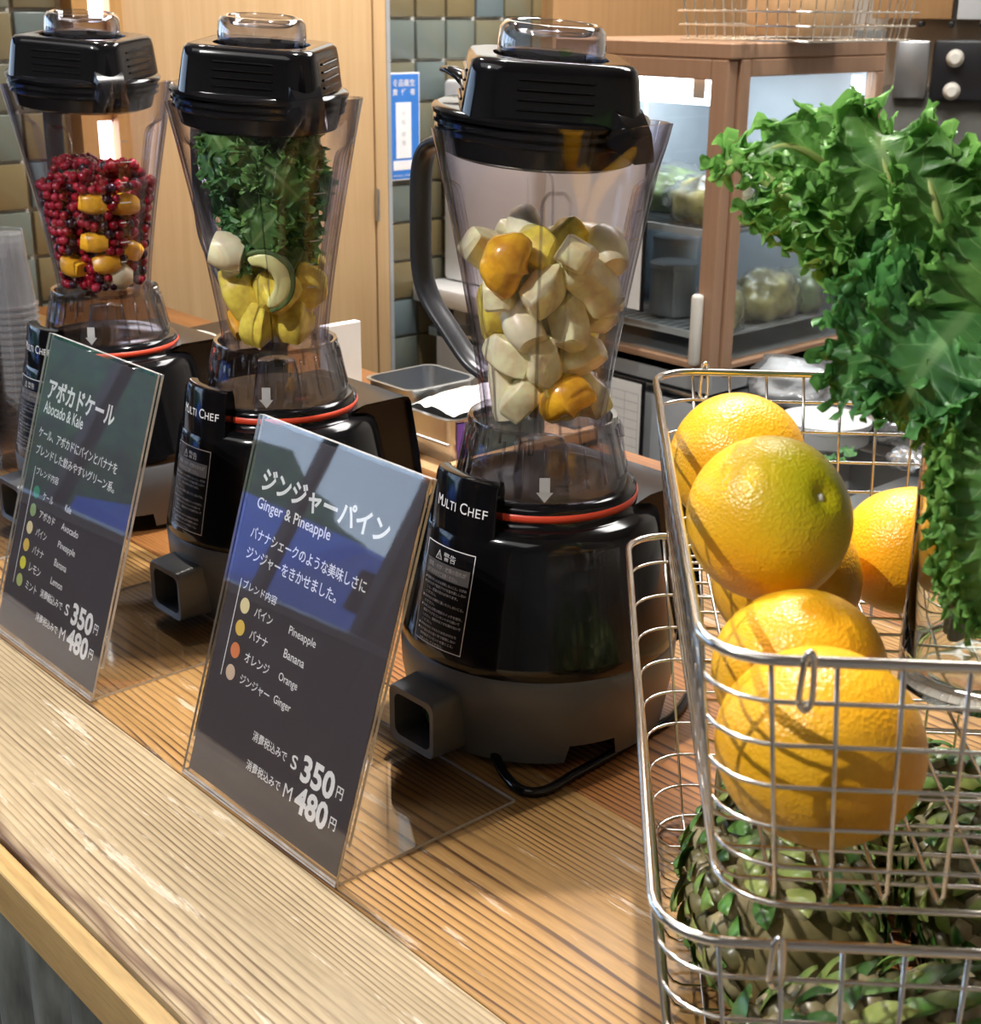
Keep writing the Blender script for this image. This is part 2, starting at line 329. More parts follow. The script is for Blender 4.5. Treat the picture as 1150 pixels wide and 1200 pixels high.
# ------------------------------------------------------------------ mesh helpers
def mk(name, verts, faces, mat, parent=None, smooth=False, loc=None, auto=None):
    me = bpy.data.meshes.new(name); me.from_pydata([tuple(v) for v in verts], [], faces); me.update()
    me.materials.append(MATS[mat])
    if smooth:
        me.polygons.foreach_set('use_smooth', [True] * len(me.polygons))
        if auto:
            try: me.set_sharp_from_angle(angle=R(auto))
            except Exception: pass
    o = bpy.data.objects.new(name, me); COL.objects.link(o)
    if parent: o.parent = parent
    if loc is not None: o.location = loc
    return o
def from_bm(name, bm, mat, parent=None, smooth=False, loc=None, auto=35):
    me = bpy.data.meshes.new(name); bm.to_mesh(me); bm.free(); me.materials.append(MATS[mat])
    if smooth:
        me.polygons.foreach_set('use_smooth', [True] * len(me.polygons))
        me.set_sharp_from_angle(angle=R(auto))
    o = bpy.data.objects.new(name, me); COL.objects.link(o)
    if parent: o.parent = parent
    if loc is not None: o.location = loc
    return o
def bm_box(bm, c, s, bevel=0.0, seg=1, rot=None):
    r = bmesh.ops.create_cube(bm, size=1.0); vs = r['verts']
    bmesh.ops.scale(bm, vec=s, verts=vs)
    if bevel:
        es = list({e for v in vs for e in v.link_edges})
        rr = bmesh.ops.bevel(bm, geom=es, offset=bevel, segments=seg, affect='EDGES', profile=0.5)
        vs = list({v for f in rr['faces'] for v in f.verts} | {v for v in vs if v.is_valid})
    if rot is not None: bmesh.ops.rotate(bm, cent=(0, 0, 0), matrix=rot, verts=vs)
    bmesh.ops.translate(bm, vec=c, verts=vs)
def box(name, c, s, mat, parent=None, bevel=0.0, seg=2, smooth=None, rot=None):
    bm = bmesh.new(); bm_box(bm, c, s, bevel, seg, rot)
    return from_bm(name, bm, mat, parent, smooth=bool(bevel) if smooth is None else smooth)
def lathe(prof, seg=48, a0=0, a1=2 * PI):
    full = abs(a1 - a0 - 2 * PI) < 1e-6; n = seg if full else seg + 1
    vs, fs = [], []
    for r_, z in prof:
        for i in range(n):
            a = a0 + (a1 - a0) * i / seg; vs.append((r_ * math.cos(a), r_ * math.sin(a), z))
    for j in range(len(prof) - 1):
        for i in range(seg):
            k = (i + 1) % n; fs.append((j * n + i, j * n + k, (j + 1) * n + k, (j + 1) * n + i))
    return vs, fs
def loft(rings, closed=True, cap0=False, cap1=False):
    n = len(rings[0]); vs = [p for r_ in rings for p in r_]; fs = []
    m = n if closed else n - 1
    for j in range(len(rings) - 1):
        for i in range(m):
            k = (i + 1) % n; fs.append((j * n + i, j * n + k, (j + 1) * n + k, (j + 1) * n + i))
    if cap0: fs.append(tuple(range(n))[::-1])
    if cap1: fs.append(tuple(range((len(rings) - 1) * n, len(rings) * n)))
    return vs, fs
def tube(pts, r_, seg=8, closed=False, ell=None, up=Vector((0, 0, 1))):
    pts = [Vector(p) for p in pts]; n = len(pts); rings = []
    prev = None
    for i, p in enumerate(pts):
        a = pts[(i - 1) % n] if (closed or i) else p; b = pts[(i + 1) % n] if (closed or i < n - 1) else p
        t = (b - a).normalized()
        if prev is None:
            u = up if abs(t.dot(up)) < 0.95 else Vector((1, 0, 0)); s = t.cross(u).normalized()
        else: s = (prev - t * prev.dot(t)).normalized()
        prev = s; q = t.cross(s)
        rr = r_[i] if isinstance(r_, (list, tuple)) else r_
        e = ell or (1, 1)
        rings.append([p + (s * math.cos(2 * PI * k / seg) * e[0] + q * math.sin(2 * PI * k / seg) * e[1]) * rr for k in range(seg)])
    if closed:
        rings.append(rings[0]); vs, fs = loft(rings)
        return vs, fs
    return loft(rings, cap0=True, cap1=True)
def join(parts):
    vs, fs = [], []
    for v, f in parts:
        k = len(vs); vs += list(v); fs += [tuple(i + k for i in q) for q in f]
    return vs, fs
def catmull(P, n=8):
    P = [Vector(p) for p in P]; Q = [P[0] * 2 - P[1]] + P + [P[-1] * 2 - P[-2]]; out = []
    for i in range(1, len(Q) - 2):
        for k in range(n):
            t = k / n; a, b, c, d = Q[i - 1], Q[i], Q[i + 1], Q[i + 2]
            out.append(0.5 * ((2 * b) + (c - a) * t + (2 * a - 5 * b + 4 * c - d) * t * t + (3 * b - a - 3 * c + d) * t ** 3))
    out.append(P[-1]); return out
def rrect(hx, hy, r_, seg=6, cx=0, cy=0):
    out = []
    for q, (sx, sy) in enumerate(((1, 1), (-1, 1), (-1, -1), (1, -1))):
        for k in range(seg + 1):
            a = q * PI / 2 + PI / 2 * k / seg
            out.append((cx + sx * (hx - r_) + r_ * math.cos(a), cy + sy * (hy - r_) + r_ * math.sin(a)))
    return out
def tag(o, label, cat, group=None, kind=None):
    o['label'] = label; o['category'] = cat
    if group: o['group'] = group
    if kind: o['kind'] = kind
    return o
def struct(o): o['kind'] = 'structure'; return o
def empty(name, loc=(0, 0, 0), rz=0):
    o = bpy.data.objects.new(name, None); COL.objects.link(o); o.location = loc; o.rotation_euler = (0, 0, rz)
    o.empty_display_size = 0.05; return o
KIDS = {}
def copy_tree(o, parent=None):
    c = o.copy(); COL.objects.link(c); c.parent = parent
    for ch in [x for x in ALLK(o)]: copy_tree(ch, c)
    return c
def ALLK(o): return list(o.children)
FONTC = {}
def text_mesh(s, u0, v0, u1, v1, bold=0.0):
    """flat lettering fitted into the box u0..u1, v0..v1; returns verts (2D) and faces"""
    cu = bpy.data.curves.new('txt', 'FONT'); cu.body = s; cu.size = 1.0; cu.offset = bold; cu.resolution_u = 3
    ob = bpy.data.objects.new('txt', cu); COL.objects.link(ob)
    dg = bpy.context.evaluated_depsgraph_get(); me = ob.evaluated_get(dg).to_mesh()
    vs = [(v.co.x, v.co.y) for v in me.vertices]; fs = [tuple(p.vertices) for p in me.polygons]
    ob.evaluated_get(dg).to_mesh_clear(); bpy.data.objects.remove(ob); bpy.data.curves.remove(cu)
    if not vs: return [], []
    xs = [v[0] for v in vs]; ys = [v[1] for v in vs]; x0, x1, y0, y1 = min(xs), max(xs), min(ys), max(ys)
    kx = (u1 - u0) / max(1e-6, x1 - x0); ky = (v1 - v0) / max(1e-6, y1 - y0) if v1 is not None else kx
    return [(u0 + (x - x0) * kx, v0 + (y - y0) * ky) for x, y in vs], fs
def icos(rad, sub, name='sphere'):
    bm = bmesh.new(); bmesh.ops.create_icosphere(bm, subdivisions=sub, radius=rad); return bm

# ------------------------------------------------------------------ room shell
XW = -2.715; ZF = -0.95; ZC = 1.97
struct(box('floor', (-2.2, 0.1, ZF - 0.05), (8.0, 7.2, 0.1), 'floor_concrete'))
struct(box('ceiling', (-2.2, 0.1, ZC + 0.05), (8.0, 7.2, 0.1), 'ceiling_paint'))
wb = struct(box('wall_back', (XW - 0.11, 2.17, 0.5), (0.2, 2.86, 3.1), 'grout'))
struct(box('wall_right', (-0.6, 3.65, 0.5), (4.6, 0.1, 3.1), 'plaster'))
struct(box('wall_front', (1.7, 0.1, 0.5), (0.1, 7.2, 3.1), 'plaster'))
# guests' side: plain wall, and a shop window onto the street further along
wl = empty('wall_left'); struct(wl)
box('wall_panel', (-1.25, -3.45, 0.5), (5.9, 0.1, 3.1), 'plaster', wl)
box('partition', (-3.45, 0.69, 0.5), (1.5, 0.1, 3.1), 'plaster', wl)
XG = -4.2
box('sill_wall', (XG, -1.38, -0.50), (0.12, 4.15, 0.92), 'dark_wall', wl)
box('header_wall', (XG, -1.38, 1.75), (0.12, 4.15, 0.5), 'dark_wall', wl)
box('reflection_pillar', (XG, -3.06, 0.5), (0.16, 0.72, 3.1), 'dark_wall', wl)  # unseen, added to darken the right of the menu stand's reflection
wf = struct(empty('window_2', (XG, -1.0, 0)))
box('glass_pane', (0, -0.02, 0.73), (0.008, 3.34, 1.54), 'pane_glass', wf)
for yy, ww_ in ((-1.68, 0.05), (-1.12, 0.035), (-0.20, 0.05), (0.7, 0.05), (1.64, 0.05)):
    box('mullion', (0, yy, 0.73), (0.06, ww_, 1.54), 'dark_frame', wf)
box('window_sill', (0.08, -0.02, -0.03), (0.22, 3.36, 0.03), 'steel_satin', wf)
# street outside the shop window
struct(box('ground', (-9.4, -1.0, -1.10), (10.0, 14.0, 0.1), 'asphalt'))
hg = from_bm('hedge', icos(1.0, 4), 'foliage', None, True, loc=(-10.6, -5.2, -0.1), auto=180)
for v in hg.data.vertices:
    k = 1 + 0.25 * noise.noise(v.co * 4.0); v.co = Vector((v.co.x * 0.7 * k, v.co.y * 3.4 * k, v.co.z * 1.1 * k))
tag(hg, 'green hedge across the street outside the shop window', 'hedge')
def make_car(loc, mat, lab):
    root = tag(empty('car', loc), lab, 'car')
    side = [(-2.0, 0.25), (-2.05, 0.75), (-1.3, 0.92), (-0.8, 1.42), (0.9, 1.45), (1.6, 1.0), (2.05, 0.9), (2.1, 0.3)]
    rings = [[(x, y * (0.96 if abs(x) == 0.85 else 1), z if abs(x) < 0.85 else 0.25 + (z - 0.25) * 0.97) for y, z in side] for x in (-0.85, -0.78, 0.78, 0.85)]
    mk('car_body', *loft(rings, cap0=True, cap1=True), mat, root, True, auto=30)
    box('side_window', (0.80, 0.05, 1.16), (0.10, 1.6, 0.34), 'dark_frame', root, 0.02)
    for y in (-1.3, 1.3):
        wl_ = mk('wheel', *lathe([(0, 0.1), (0.2, 0.1), (0.31, 0.08), (0.32, 0), (0.31, -0.08), (0, -0.1)], 24), 'rubber', root, True, auto=40); wl_.rotation_euler = (0, R(90), 0); wl_.location = (0.76, y, 0.32)
    return root
make_car((-8.0, -6.0, -1.05), 'car_blue', 'blue parked car in the street outside the shop window')
make_car((-8.2, -1.0, -1.05), 'car_white', 'white parked car in the street outside the shop window')
TP = 0.0935
bm = bmesh.new(); bm_box(bm, (0, 0, 0), (0.014, 0.0872, 0.0872), 0.004, 2)
tile0 = from_bm('tile', bm, 'glazed_tile', wb, smooth=True); tme = tile0.data
first = True
def tile(y, z, sy=1.0):
    global first
    if first: o = tile0; first = False
    else: o = tile0.copy(); COL.objects.link(o)
    o.parent = wb; o.location = (XW - 0.0045 + rnd.uniform(-0.0012, 0.0012), y, z); o.scale = (1, sy, 1)
    o.rotation_euler = (0, rnd.uniform(-0.012, 0.012), rnd.uniform(-0.012, 0.012))
for i in range(-1, 6):
    for k in range(-10, 3):
        if i == -1: continue
        tile(2.0915 + TP * (i + 0.5), 0.450 + TP * (k + 0.5))
for i in range(0, 3):
    for k in range(-8, 3):
        tile(1.2055 + TP * (0.5 - i), 0.466 + TP * (k + 0.5))
# wooden door with frame at the far end
dr = struct(empty('door_1', (XW, 1.75, 0)))
box('door_panel', (0.010, -0.02, 0.5), (0.03, 0.62, 2.86), 'door_veneer', dr, 0.002)
box('door_stile', (0.012, 0.311, 0.5), (0.030, 0.036, 2.86), 'door_veneer', dr, 0.002)
box('hinge', (0.030, 0.2925, 0.13), (0.012, 0.008, 0.075), 'steel', dr, 0.002)
struct(box('trim_1', (XW + 0.012, 2.085, 0.5), (0.03, 0.011, 2.86), 'steel_satin'))
struct(box('trim_2', (XW + 0.012, 1.328, 0.5), (0.05, 0.034, 2.86), 'frame_wood'))
struct(box('trim_3', (XW + 0.012, 1.403, 0.5), (0.05, 0.026, 2.86), 'frame_wood'))
wi = struct(empty('window_1', (XW, 1.367, 0)))
box('glowing_pane', (0.004, 0, 0.70), (0.006, 0.05, 0.32), 'glow_panel', wi)  # both panes glow by emission, standing in for light through the gap
box('glowing_pane', (0.004, 0, 0.305), (0.006, 0.046, 0.087), 'glow_panel', wi)
box('rail', (0.008, 0, 0.445), (0.02, 0.05, 0.19), 'frame_wood', wi)
box('lower_panel', (0.008, 0, -0.345), (0.02, 0.05, 1.213), 'frame_wood', wi)
# wood panelling to the right of the tiles, above and behind the fridge
struct(box('trim_4', (XW + 0.02, 3.02, 0.5), (0.05, 0.86, 2.86), 'cabinet_wood'))


# ------------------------------------------------------------------ counter
ct = tag(empty('counter', (-1.1, 0.8, 0)), 'long wooden service counter of grooved planks with corrugated metal front', 'counter')
def plank(y0, y1, mat, z=0.0, x0=-2.68, x1=0.85, th=0.045, name='plank'):
    o = box(name, (0, 0, 0), (x1 - x0, y1 - y0 - 0.0012, th), mat, ct, 0.0008, 1, smooth=False)
    o.location = ((x0 + x1) / 2 + 1.1, (y0 + y1) / 2 - 0.8, z - th / 2); return o
YE = 0.3275
plank(YE + 0.001, 0.4745, 'pale_plank')['label'] = 'pale straight-grained front plank'
plank(0.4745, 0.695, 'honey_plank')['label'] = 'honey-coloured plank with wavy grain'
plank(0.695, 0.93, 'brown_plank')['label'] = 'reddish brown plank'
plank(0.93, 1.16, 'honey_plank')
plank(1.16, 1.38, 'brown_plank')
fb = box('edge_board', (0, 0, 0), (3.5, 0.016, 0.040), 'fascia_wood', ct, 0.001, 1, smooth=False)
fb.location = (-0.93 + 1.1, YE - 0.008 - 0.8, -0.0235)
vs, fs = [], []
nx = 700
for i in range(nx + 1):
    x = -2.66 + 3.45 * i / nx; y = YE + 0.03 + 0.009 * math.sin(2 * PI * x / 0.076)
    vs += [(x + 1.1, y - 0.8, -0.045), (x + 1.1, y - 0.8, -0.93)]
for i in range(nx): fs.append((2 * i, 2 * i + 2, 2 * i + 3, 2 * i + 1))
cp = mk('corrugated_sheet', vs, fs, 'galvanised', ct, True); cp['label'] = 'grey galvanised corrugated sheet'
box('cabinet_body', (0.17, 0.05, -0.49), (3.4, 0.85, 0.88), 'dark_wall', ct)

# ------------------------------------------------------------------ blender (prototype, local z=0 on the counter)
def jar_base(z):
    h = (z - 0.262) / 0.232
    if hasattr(h, "clip"): h = h.clip(0, None)
    else: h = max(0.0, h)
    return 0.0515 + 0.0405 * h ** 1.25
def jar_r(a, z):
    """outer radius of the jar; a = azimuth from the spout"""
    h = (z - 0.262) / 0.232
    h = max(0.0, h); r_ = jar_base(z)
    # soft squareness
    r_ *= 1 + 0.022 * math.cos(4 * a) * (0.4 + 0.6 * h)
    # four inward flutes
    for c in (PI / 4, 3 * PI / 4, -PI / 4, -3 * PI / 4):
        d = math.atan2(math.sin(a - c), math.cos(a - c)) * r_
        top = 0.452 - max(0.0, (abs(d) - 0.006)) * 1.1
        v = 1 / (1 + math.exp((z - top) / 0.0015)); s = 1 / (1 + math.exp((abs(d) - 0.0115) / 0.0007))
        r_ -= 0.0110 * v * s
    sp = math.exp(-(a / 0.27) ** 2); u = max(0.0, min(1.0, (z - 0.425) / 0.07)); u = u * u * (3 - 2 * u)
    r_ += 0.012 * sp * u
    return r_
def rim_z(a):
    return 0.494 + 0.004 * math.exp(-(a / 0.25) ** 2) + 0.003 * math.cos(a)
def make_blender():
    root = empty('kitchen_blender')
    # motor housing (gloss black, conical, with a control box at the back)
    prof = [(0.06, 0.0805), (0.1145, 0.0805), (0.1170, 0.085), (0.1155, 0.094), (0.1105, 0.120), (0.1035, 0.155), (0.0985, 0.182), (0.0955, 0.190), (0.090, 0.1945),
            (0.083, 0.1960), (0.080, 0.1975), (0.0785, 0.2015)]
    mk('motor_housing', *lathe(prof, 96), 'gloss_black', root, True, auto=50)
    prof = [(0.0785, 0.2075), (0.0780, 0.2110), (0.0735, 0.2140), (0.068, 0.2145), (0.060, 0.2125), (0.03, 0.2125), (0.0, 0.2125)]
    mk('seat_ring', *lathe(prof, 96), 'gloss_black', root, True, auto=50)
    mk('red_band', *lathe([(0.0775, 0.2010), (0.0792, 0.2018), (0.0796, 0.2046), (0.0792, 0.2074), (0.0775, 0.2080)], 96), 'red_ring', root, True)
    # control box on the staff side
    yz = [(0.03, 0.062), (0.158, 0.062), (0.160, 0.075), (0.146, 0.150), (0.134, 0.200), (0.130, 0.2045), (0.120, 0.206), (0.060, 0.206), (0.03, 0.200)]
    yz = [(0.03 + (y - 0.03) * 0.78, z) for y, z in yz]
    rings = []
    for x, k in ((-0.066, 0.93), (-0.071, 0.985), (-0.073, 1.0), (0.073, 1.0), (0.071, 0.985), (0.066, 0.93)):
        rings.append([(x, 0.09 + (y - 0.09) * k, 0.13 + (z - 0.13) * k) for y, z in yz])
    mk('control_box', *loft(rings, cap0=True, cap1=True), 'soft_black', root, True, auto=40)
    kn = mk('speed_knob', *lathe([(0.0, 0.012), (0.014, 0.012), (0.016, 0.009), (0.017, 0.0)], 24), 'soft_black', root, True, auto=40)
    kn.location = (0, 0.124, 0.125); kn.rotation_euler = (R(-102), 0, 0)
    # grey skirt with notches cut in its lower edge
    seg = 192; vs = []; fs = []
    rows = [(0.1160, 0.0830), (0.1175, 0.0800), (0.1165, 0.055), (0.1120, 0.028), (0.1085, None)]
    notch = [R(a) for a in (-20, 68, 158, 248)]
    for r_, z in rows:
        for i in range(seg):
            a = 2 * PI * i / seg
            if z is None:
                ins = any(abs(math.atan2(math.sin(a - c), math.cos(a - c))) < 0.20 for c in notch); zz = 0.024 if ins else 0.008; rr = r_ + (0.0026 if ins else 0)
            else: zz = z; rr = r_
            vs.append((rr * math.cos(a), rr * math.sin(a), zz))
    for j in range(len(rows) - 1):
        for i in range(seg):
            k = (i + 1) % seg; fs.append((j * seg + i, (j + 1) * seg + i, (j + 1) * seg + k, j * seg + k))
    mk('skirt', vs, fs, 'skirt_grey', root, True, auto=45)
    mk('underside', *lathe([(0.0, 0.026), (0.10, 0.026), (0.108, 0.07)], 48), 'soft_black', root, True)
    for a in (20, 110, 200, 290):
        f = mk('foot', *lathe([(0.0, 0.0), (0.012, 0.0), (0.014, 0.004), (0.013, 0.028)], 20), 'rubber', root, True, auto=40)
        f.location = (0.080 * math.cos(R(a)), 0.080 * math.sin(R(a)), 0)
    # switch shroud facing the guests (-Y)
    bm = bmesh.new()
    y0, y1 = -0.139, -0.098
    outer = [(-0.034, 0.010), (0.034, 0.010), (0.034, 0.058), (-0.034, 0.058)]
    rings = []
    def rr4(hx, z0, z1, y, r_=0.007):
        pts = rrect(hx, (z1 - z0) / 2, r_, 4); return [(p[0], y, (z0 + z1) / 2 + p[1]) for p in pts]
    rings = [rr4(0.029, 0.012, 0.068, y1), rr4(0.029, 0.012, 0.065, -0.112), rr4(0.0285, 0.012, 0.062, y0), rr4(0.0278, 0.0125, 0.061, y0 - 0.001), rr4(0.0225, 0.018, 0.055, y0), rr4(0.022, 0.0185, 0.0545, y1 - 0.01)]
    sh = mk('switch_shroud', *loft(rings, cap1=True), 'skirt_grey', root, True, auto=40)
    box('rocker_switch', (0, -0.112, 0.035), (0.026, 0.010, 0.026), 'switch_green', sh, 0.003)
    # name tab in front of the collar
    rings = []
    for i in range(17):
        a = R(-90) + R(-24 + 48 * i / 16); e = 1 if 0 < i < 16 else 0.985
        def q(r_, z): return (r_ * e * math.cos(a), r_ * e * math.sin(a), z)
        rings.append([q(0.0755, 0.178), q(0.0975, 0.178), q(0.0970, 0.184), q(0.0905, 0.228), q(0.0885, 0.2325), q(0.0845, 0.234), q(0.079, 0.233), q(0.0765, 0.228)])
    tab = mk('name_tab', *loft(rings, cap0=True, cap1=True), 'gloss_black', root, True, auto=40)
    def cone_map(v, f, name, mat, par, az0, zfun_r, off=0.0004):
        out = []
        for (u, z) in v:
            r_ = zfun_r(z) + off; a = az0 + u / zfun_r(z); out.append((r_ * math.cos(a), r_ * math.sin(a), z))
        o = mk(name, out, f, mat, par); return o
    tabr = lambda z: 0.0970 - (z - 0.184) * (0.0065 / 0.044)
    v, f = text_mesh('Multi Chef'.upper().replace('MULTI CHEF', 'MULTI CHEF'), -0.034, 0.2145, 0.034, 0.2235, 0.012)
    # small caps: the first letters stand a little taller
    def small_caps(parts, z, h):
        vv, ff = [], []
        for s, u0, u1, k in parts:
            u0, u1 = u0 * 0.88 + 0.006, u1 * 0.88 + 0.006
            a, b = text_mesh(s, u0, z, u1, z + h * k, 0.0); n = len(vv); vv += a; ff += [tuple(i + n for i in q) for q in b]
        return vv, ff
    v, f = small_caps([('M', -0.0330, -0.0258, 1.28), ('U', -0.0265, -0.0205, 1), ('L', -0.0190, -0.0145, 1), ('T', -0.0138, -0.0080, 1), ('I', -0.0067, -0.0057, 1),
                       ('C', 0.0000, 0.0082, 1.28), ('H', 0.0098, 0.0160, 1), ('E', 0.0180, 0.0232, 1), ('F', 0.0253, 0.0303, 1)], 0.2055, 0.0070)
    cone_map(v, f, 'lettering', 'print_white', tab, R(-90), tabr)
    # warning label
    def bodyr(z):
        P_ = [(0.094, 0.1155), (0.120, 0.1105), (0.155, 0.1035), (0.182, 0.0985), (0.19, 0.0955)]
        for (z0, r0), (z1, r1) in zip(P_, P_[1:]):
            if z <= z1: return r0 + (r1 - r0) * (z - z0) / (z1 - z0)
        return 0.0955
    def rect(u0, z0, u1, z1, n=8):
        vv = []; ff = []
        for j in range(n + 1):
            for i in range(n + 1): vv.append((u0 + (u1 - u0) * i / n, z0 + (z1 - z0) * j / n))
        for j in range(n):
            for i in range(n): k = j * (n + 1) + i; ff.append((k, k + 1, k + n + 2, k + n + 1))
        return vv, ff
    AZ = R(-90)
    U0, U1, Z0, Z1 = -0.0285, 0.0285, 0.0955, 0.1765
    lb = cone_map(*rect(U0, Z0, U1, Z1, 14), 'warning_label', 'soft_black', root, AZ, bodyr, 0.0003)
    frm = join([rect(U0, Z0, U1, Z0 + 0.0007), rect(U0, Z1 - 0.0007, U1, Z1), rect(U0, Z0, U0 + 0.0007, Z1), rect(U1 - 0.0007, Z0, U1, Z1)])
    cone_map(*frm, 'label_border', 'print_white', lb, AZ, bodyr, 0.0006)
    cone_map(*rect(U0 + 0.003, Z1 - 0.026, U1 - 0.003, Z1 - 0.0135), 'label_band', 'print_grey', lb, AZ, bodyr, 0.0006)
    T = [text_mesh('警告', -0.004, Z1 - 0.0115, 0.010, Z1 - 0.0045, 0.008),
         text_mesh('感電・けが・故障の恐れが', U0 + 0.006, Z1 - 0.0195, U1 - 0.006, Z1 - 0.0155, 0.01), text_mesh('ありますのでご注意ください。', U0 + 0.006, Z1 - 0.0248, U1 - 0.014, Z1 - 0.0210, 0.01)]
    tri = [(-0.014, Z1 - 0.0118), (-0.0055, Z1 - 0.0118), (-0.00975, Z1 - 0.0040), (-0.0127, Z1 - 0.0110), (-0.0068, Z1 - 0.0110), (-0.00975, Z1 - 0.0058)]
    T.append((tri, [(0, 1, 4, 3), (1, 2, 5, 4), (2, 0, 3, 5)])); T.append(rect(-0.0101, Z1 - 0.0092, -0.0094, Z1 - 0.0072, 1)); T.append(rect(-0.0101, Z1 - 0.0104, -0.0094, Z1 - 0.0098, 1))
    lines = ['● 容器を外したまま使用しないこと。けがの', '● ぬれた手で電源プラグを抜き差ししない', '　こと。感電の恐れがあります。', '　ください。', '● 水のかかる場所に置いたりしないこと。',
             '　ください。', '● お手入れの際は電源スイッチを切り、', '　電源プラグをコンセントから抜いて', '　ください。運転中はフタを開けないで', '　ください。',
             '● 本体を水につけたり水をかけたり', '● お子様の手の届く所で使用しない', '　使用後はコンセントを抜くこと。', '　お手入れしてください。']
    z = Z1 - 0.0305
    for s in lines:
        n_ = len(s); uu = U0 + 0.0045 + (0.004 if s[0] == '　' else 0); s = s.replace('　', '')
        T.append(text_mesh(s, uu, z, min(U1 - 0.0035, uu + 0.0027 * len(s)), z + 0.0024, 0.004)); z -= 0.0038
    cone_map(*join(T), 'lettering', 'print_white', lb, AZ, bodyr, 0.0009)
    # clear collar
    prof = [(0.0695, 0.2125), (0.0700, 0.222), (0.0635, 0.250), (0.0605, 0.262), (0.0612, 0.2655), (0.0600, 0.2685), (0.0565, 0.2675), (0.0550, 0.262), (0.0580, 0.246), (0.0650, 0.222), (0.0650, 0.2130)]
    co = mk('collar', *lathe(prof, 72), 'collar_plastic', root, True, auto=50)
    rb = []
    for i in range(24):
        a = 2 * PI * i / 24 + 0.05
        rb.append(tube([((0.0695 - 0.0075 * k) * math.cos(a), (0.0695 - 0.0075 * k) * math.sin(a), 0.224 + 0.036 * k) for k in (0, 0.5, 1)], 0.0012, 6))
    mk('ribs', *join(rb), 'collar_plastic', co, True)
    for a in (-62, -52, 40):
        aa = R(a)
        k = mk('clip_tooth', *tube([(0.0600 * math.cos(aa), 0.0600 * math.sin(aa), 0.266), (0.0635 * math.cos(aa), 0.0635 * math.sin(aa), 0.258), (0.0645 * math.cos(aa), 0.0645 * math.sin(aa), 0.252)], 0.0022, 8), 'collar_plastic', co, True)
    mk('drive_hub', *lathe([(0.024, 0.213), (0.020, 0.238), (0.018, 0.246), (0.014, 0.2475), (0.0, 0.248)], 32), 'collar_plastic', root, True, auto=40)
    for s, u in (('unlock', 30), ('lock', -38)):
        pass
    ar = []
    rc = lambda z: 0.0702 - max(0, z - 0.222) * 0.143
    av = [(-0.004, 0.236), (0.004, 0.236), (0.004, 0.2245), (0.0065, 0.2245), (0, 0.2165), (-0.0065, 0.2245), (-0.004, 0.2245)]
    cone_map(av, [(0, 6, 2, 1), (3, 5, 4)], 'lock_arrow', 'faint_print', co, R(-42), rc, 0.0020)
    # jar: outer and inner skins, closed at rim and floor
    NA = 420; zs = [0.262, 0.264, 0.27] + [0.28 + 0.0085 * i for i in range(18)] + [0.436, 0.440, 0.443, 0.445, 0.447, 0.449, 0.451, 0.453, 0.455, 0.458, 0.462, 0.467, 0.474, 0.481, 0.488, 1.0]
    vs = []; fs = []
    def ring(off, z):
        r0 = []
        for i in range(NA):
            a = 2 * PI * i / NA; a2 = math.atan2(math.sin(a), math.cos(a)); zz = rim_z(a2) if z == 1.0 else z
            r_ = jar_r(a2, zz) - off; r0.append((r_ * math.cos(a), r_ * math.sin(a), zz))
        return r0
    rings = [[(0, 0, 0.2625)] * 1]
    R_out = [ring(0, z) for z in zs]; R_in = [ring(0.0028, z) for z in reversed(zs)]
    allr = R_out + R_in
    vs, fs = loft(allr)
    fs = [tuple(reversed(f)) for f in fs]
    base = len(vs); vs.append((0, 0, 0.2645)); n = len(allr) - 1
    for i in range(NA): fs.append((n * NA + i, base, n * NA + (i + 1) % NA))
    mk('jar', vs, fs, 'jar_plastic', root, True, auto=60)
    # blades
    bl = []
    for i in range(4):
        a = i * PI / 2 + 0.5; up = 0.010 if i % 2 else -0.002
        c, s = math.cos(a), math.sin(a)
        bl.append(([(0, 0.006, 0.281), (0, -0.006, 0.281), (0.028, -0.004, 0.281 + up), (0.034, 0.001, 0.282 + up), (0, 0.006, 0.2825), (0, -0.006, 0.2825), (0.028, -0.004, 0.2825 + up), (0.034, 0.001, 0.2835 + up)],
                   [(0, 1, 2, 3), (7, 6, 5, 4), (0, 4, 5, 1), (1, 5, 6, 2), (2, 6, 7, 3), (3, 7, 4, 0)]))
        bl[-1] = ([(x * c - y * s, x * s + y * c, z) for x, y, z in bl[-1][0]], bl[-1][1])
    mk('blades', *join(bl + [lathe([(0.012, 0.266), (0.010, 0.279), (0.007, 0.287), (0, 0.288)], 16)]), 'steel', root)
    # measure marks (flat print, on the outer skin)
    mm = []
    for k in range(7):
        z = 0.305 + 0.022 * k; ln = 0.016 if k % 2 else 0.009; a0 = R(2)
        vv = []
        for i in range(7):
            a = a0 + ln * i / 6 / 0.085; r_ = jar_r(a, z) + 0.0004
            vv += [(r_ * math.cos(a), r_ * math.sin(a), z - 0.0005), (r_ * math.cos(a), r_ * math.sin(a), z + 0.0005)]
        mk('scale_mark', vv, [(2 * i, 2 * i + 2, 2 * i + 3, 2 * i + 1) for i in range(6)], 'faint_print', root)
    # handle, opposite the spout
    path = catmull([(-0.086, 0, 0.474), (-0.106, 0, 0.4755), (-0.126, 0, 0.470), (-0.136, 0, 0.452), (-0.138, 0, 0.41), (-0.137, 0, 0.370), (-0.128, 0, 0.345), (-0.104, 0, 0.320), (-0.080, 0, 0.298), (-0.058, 0, 0.288)], 6)
    hd = mk('handle', *tube(path, 0.0078, 14, ell=(1.5, 0.72), up=Vector((0, 0, 1))), 'grip_black', root, True)
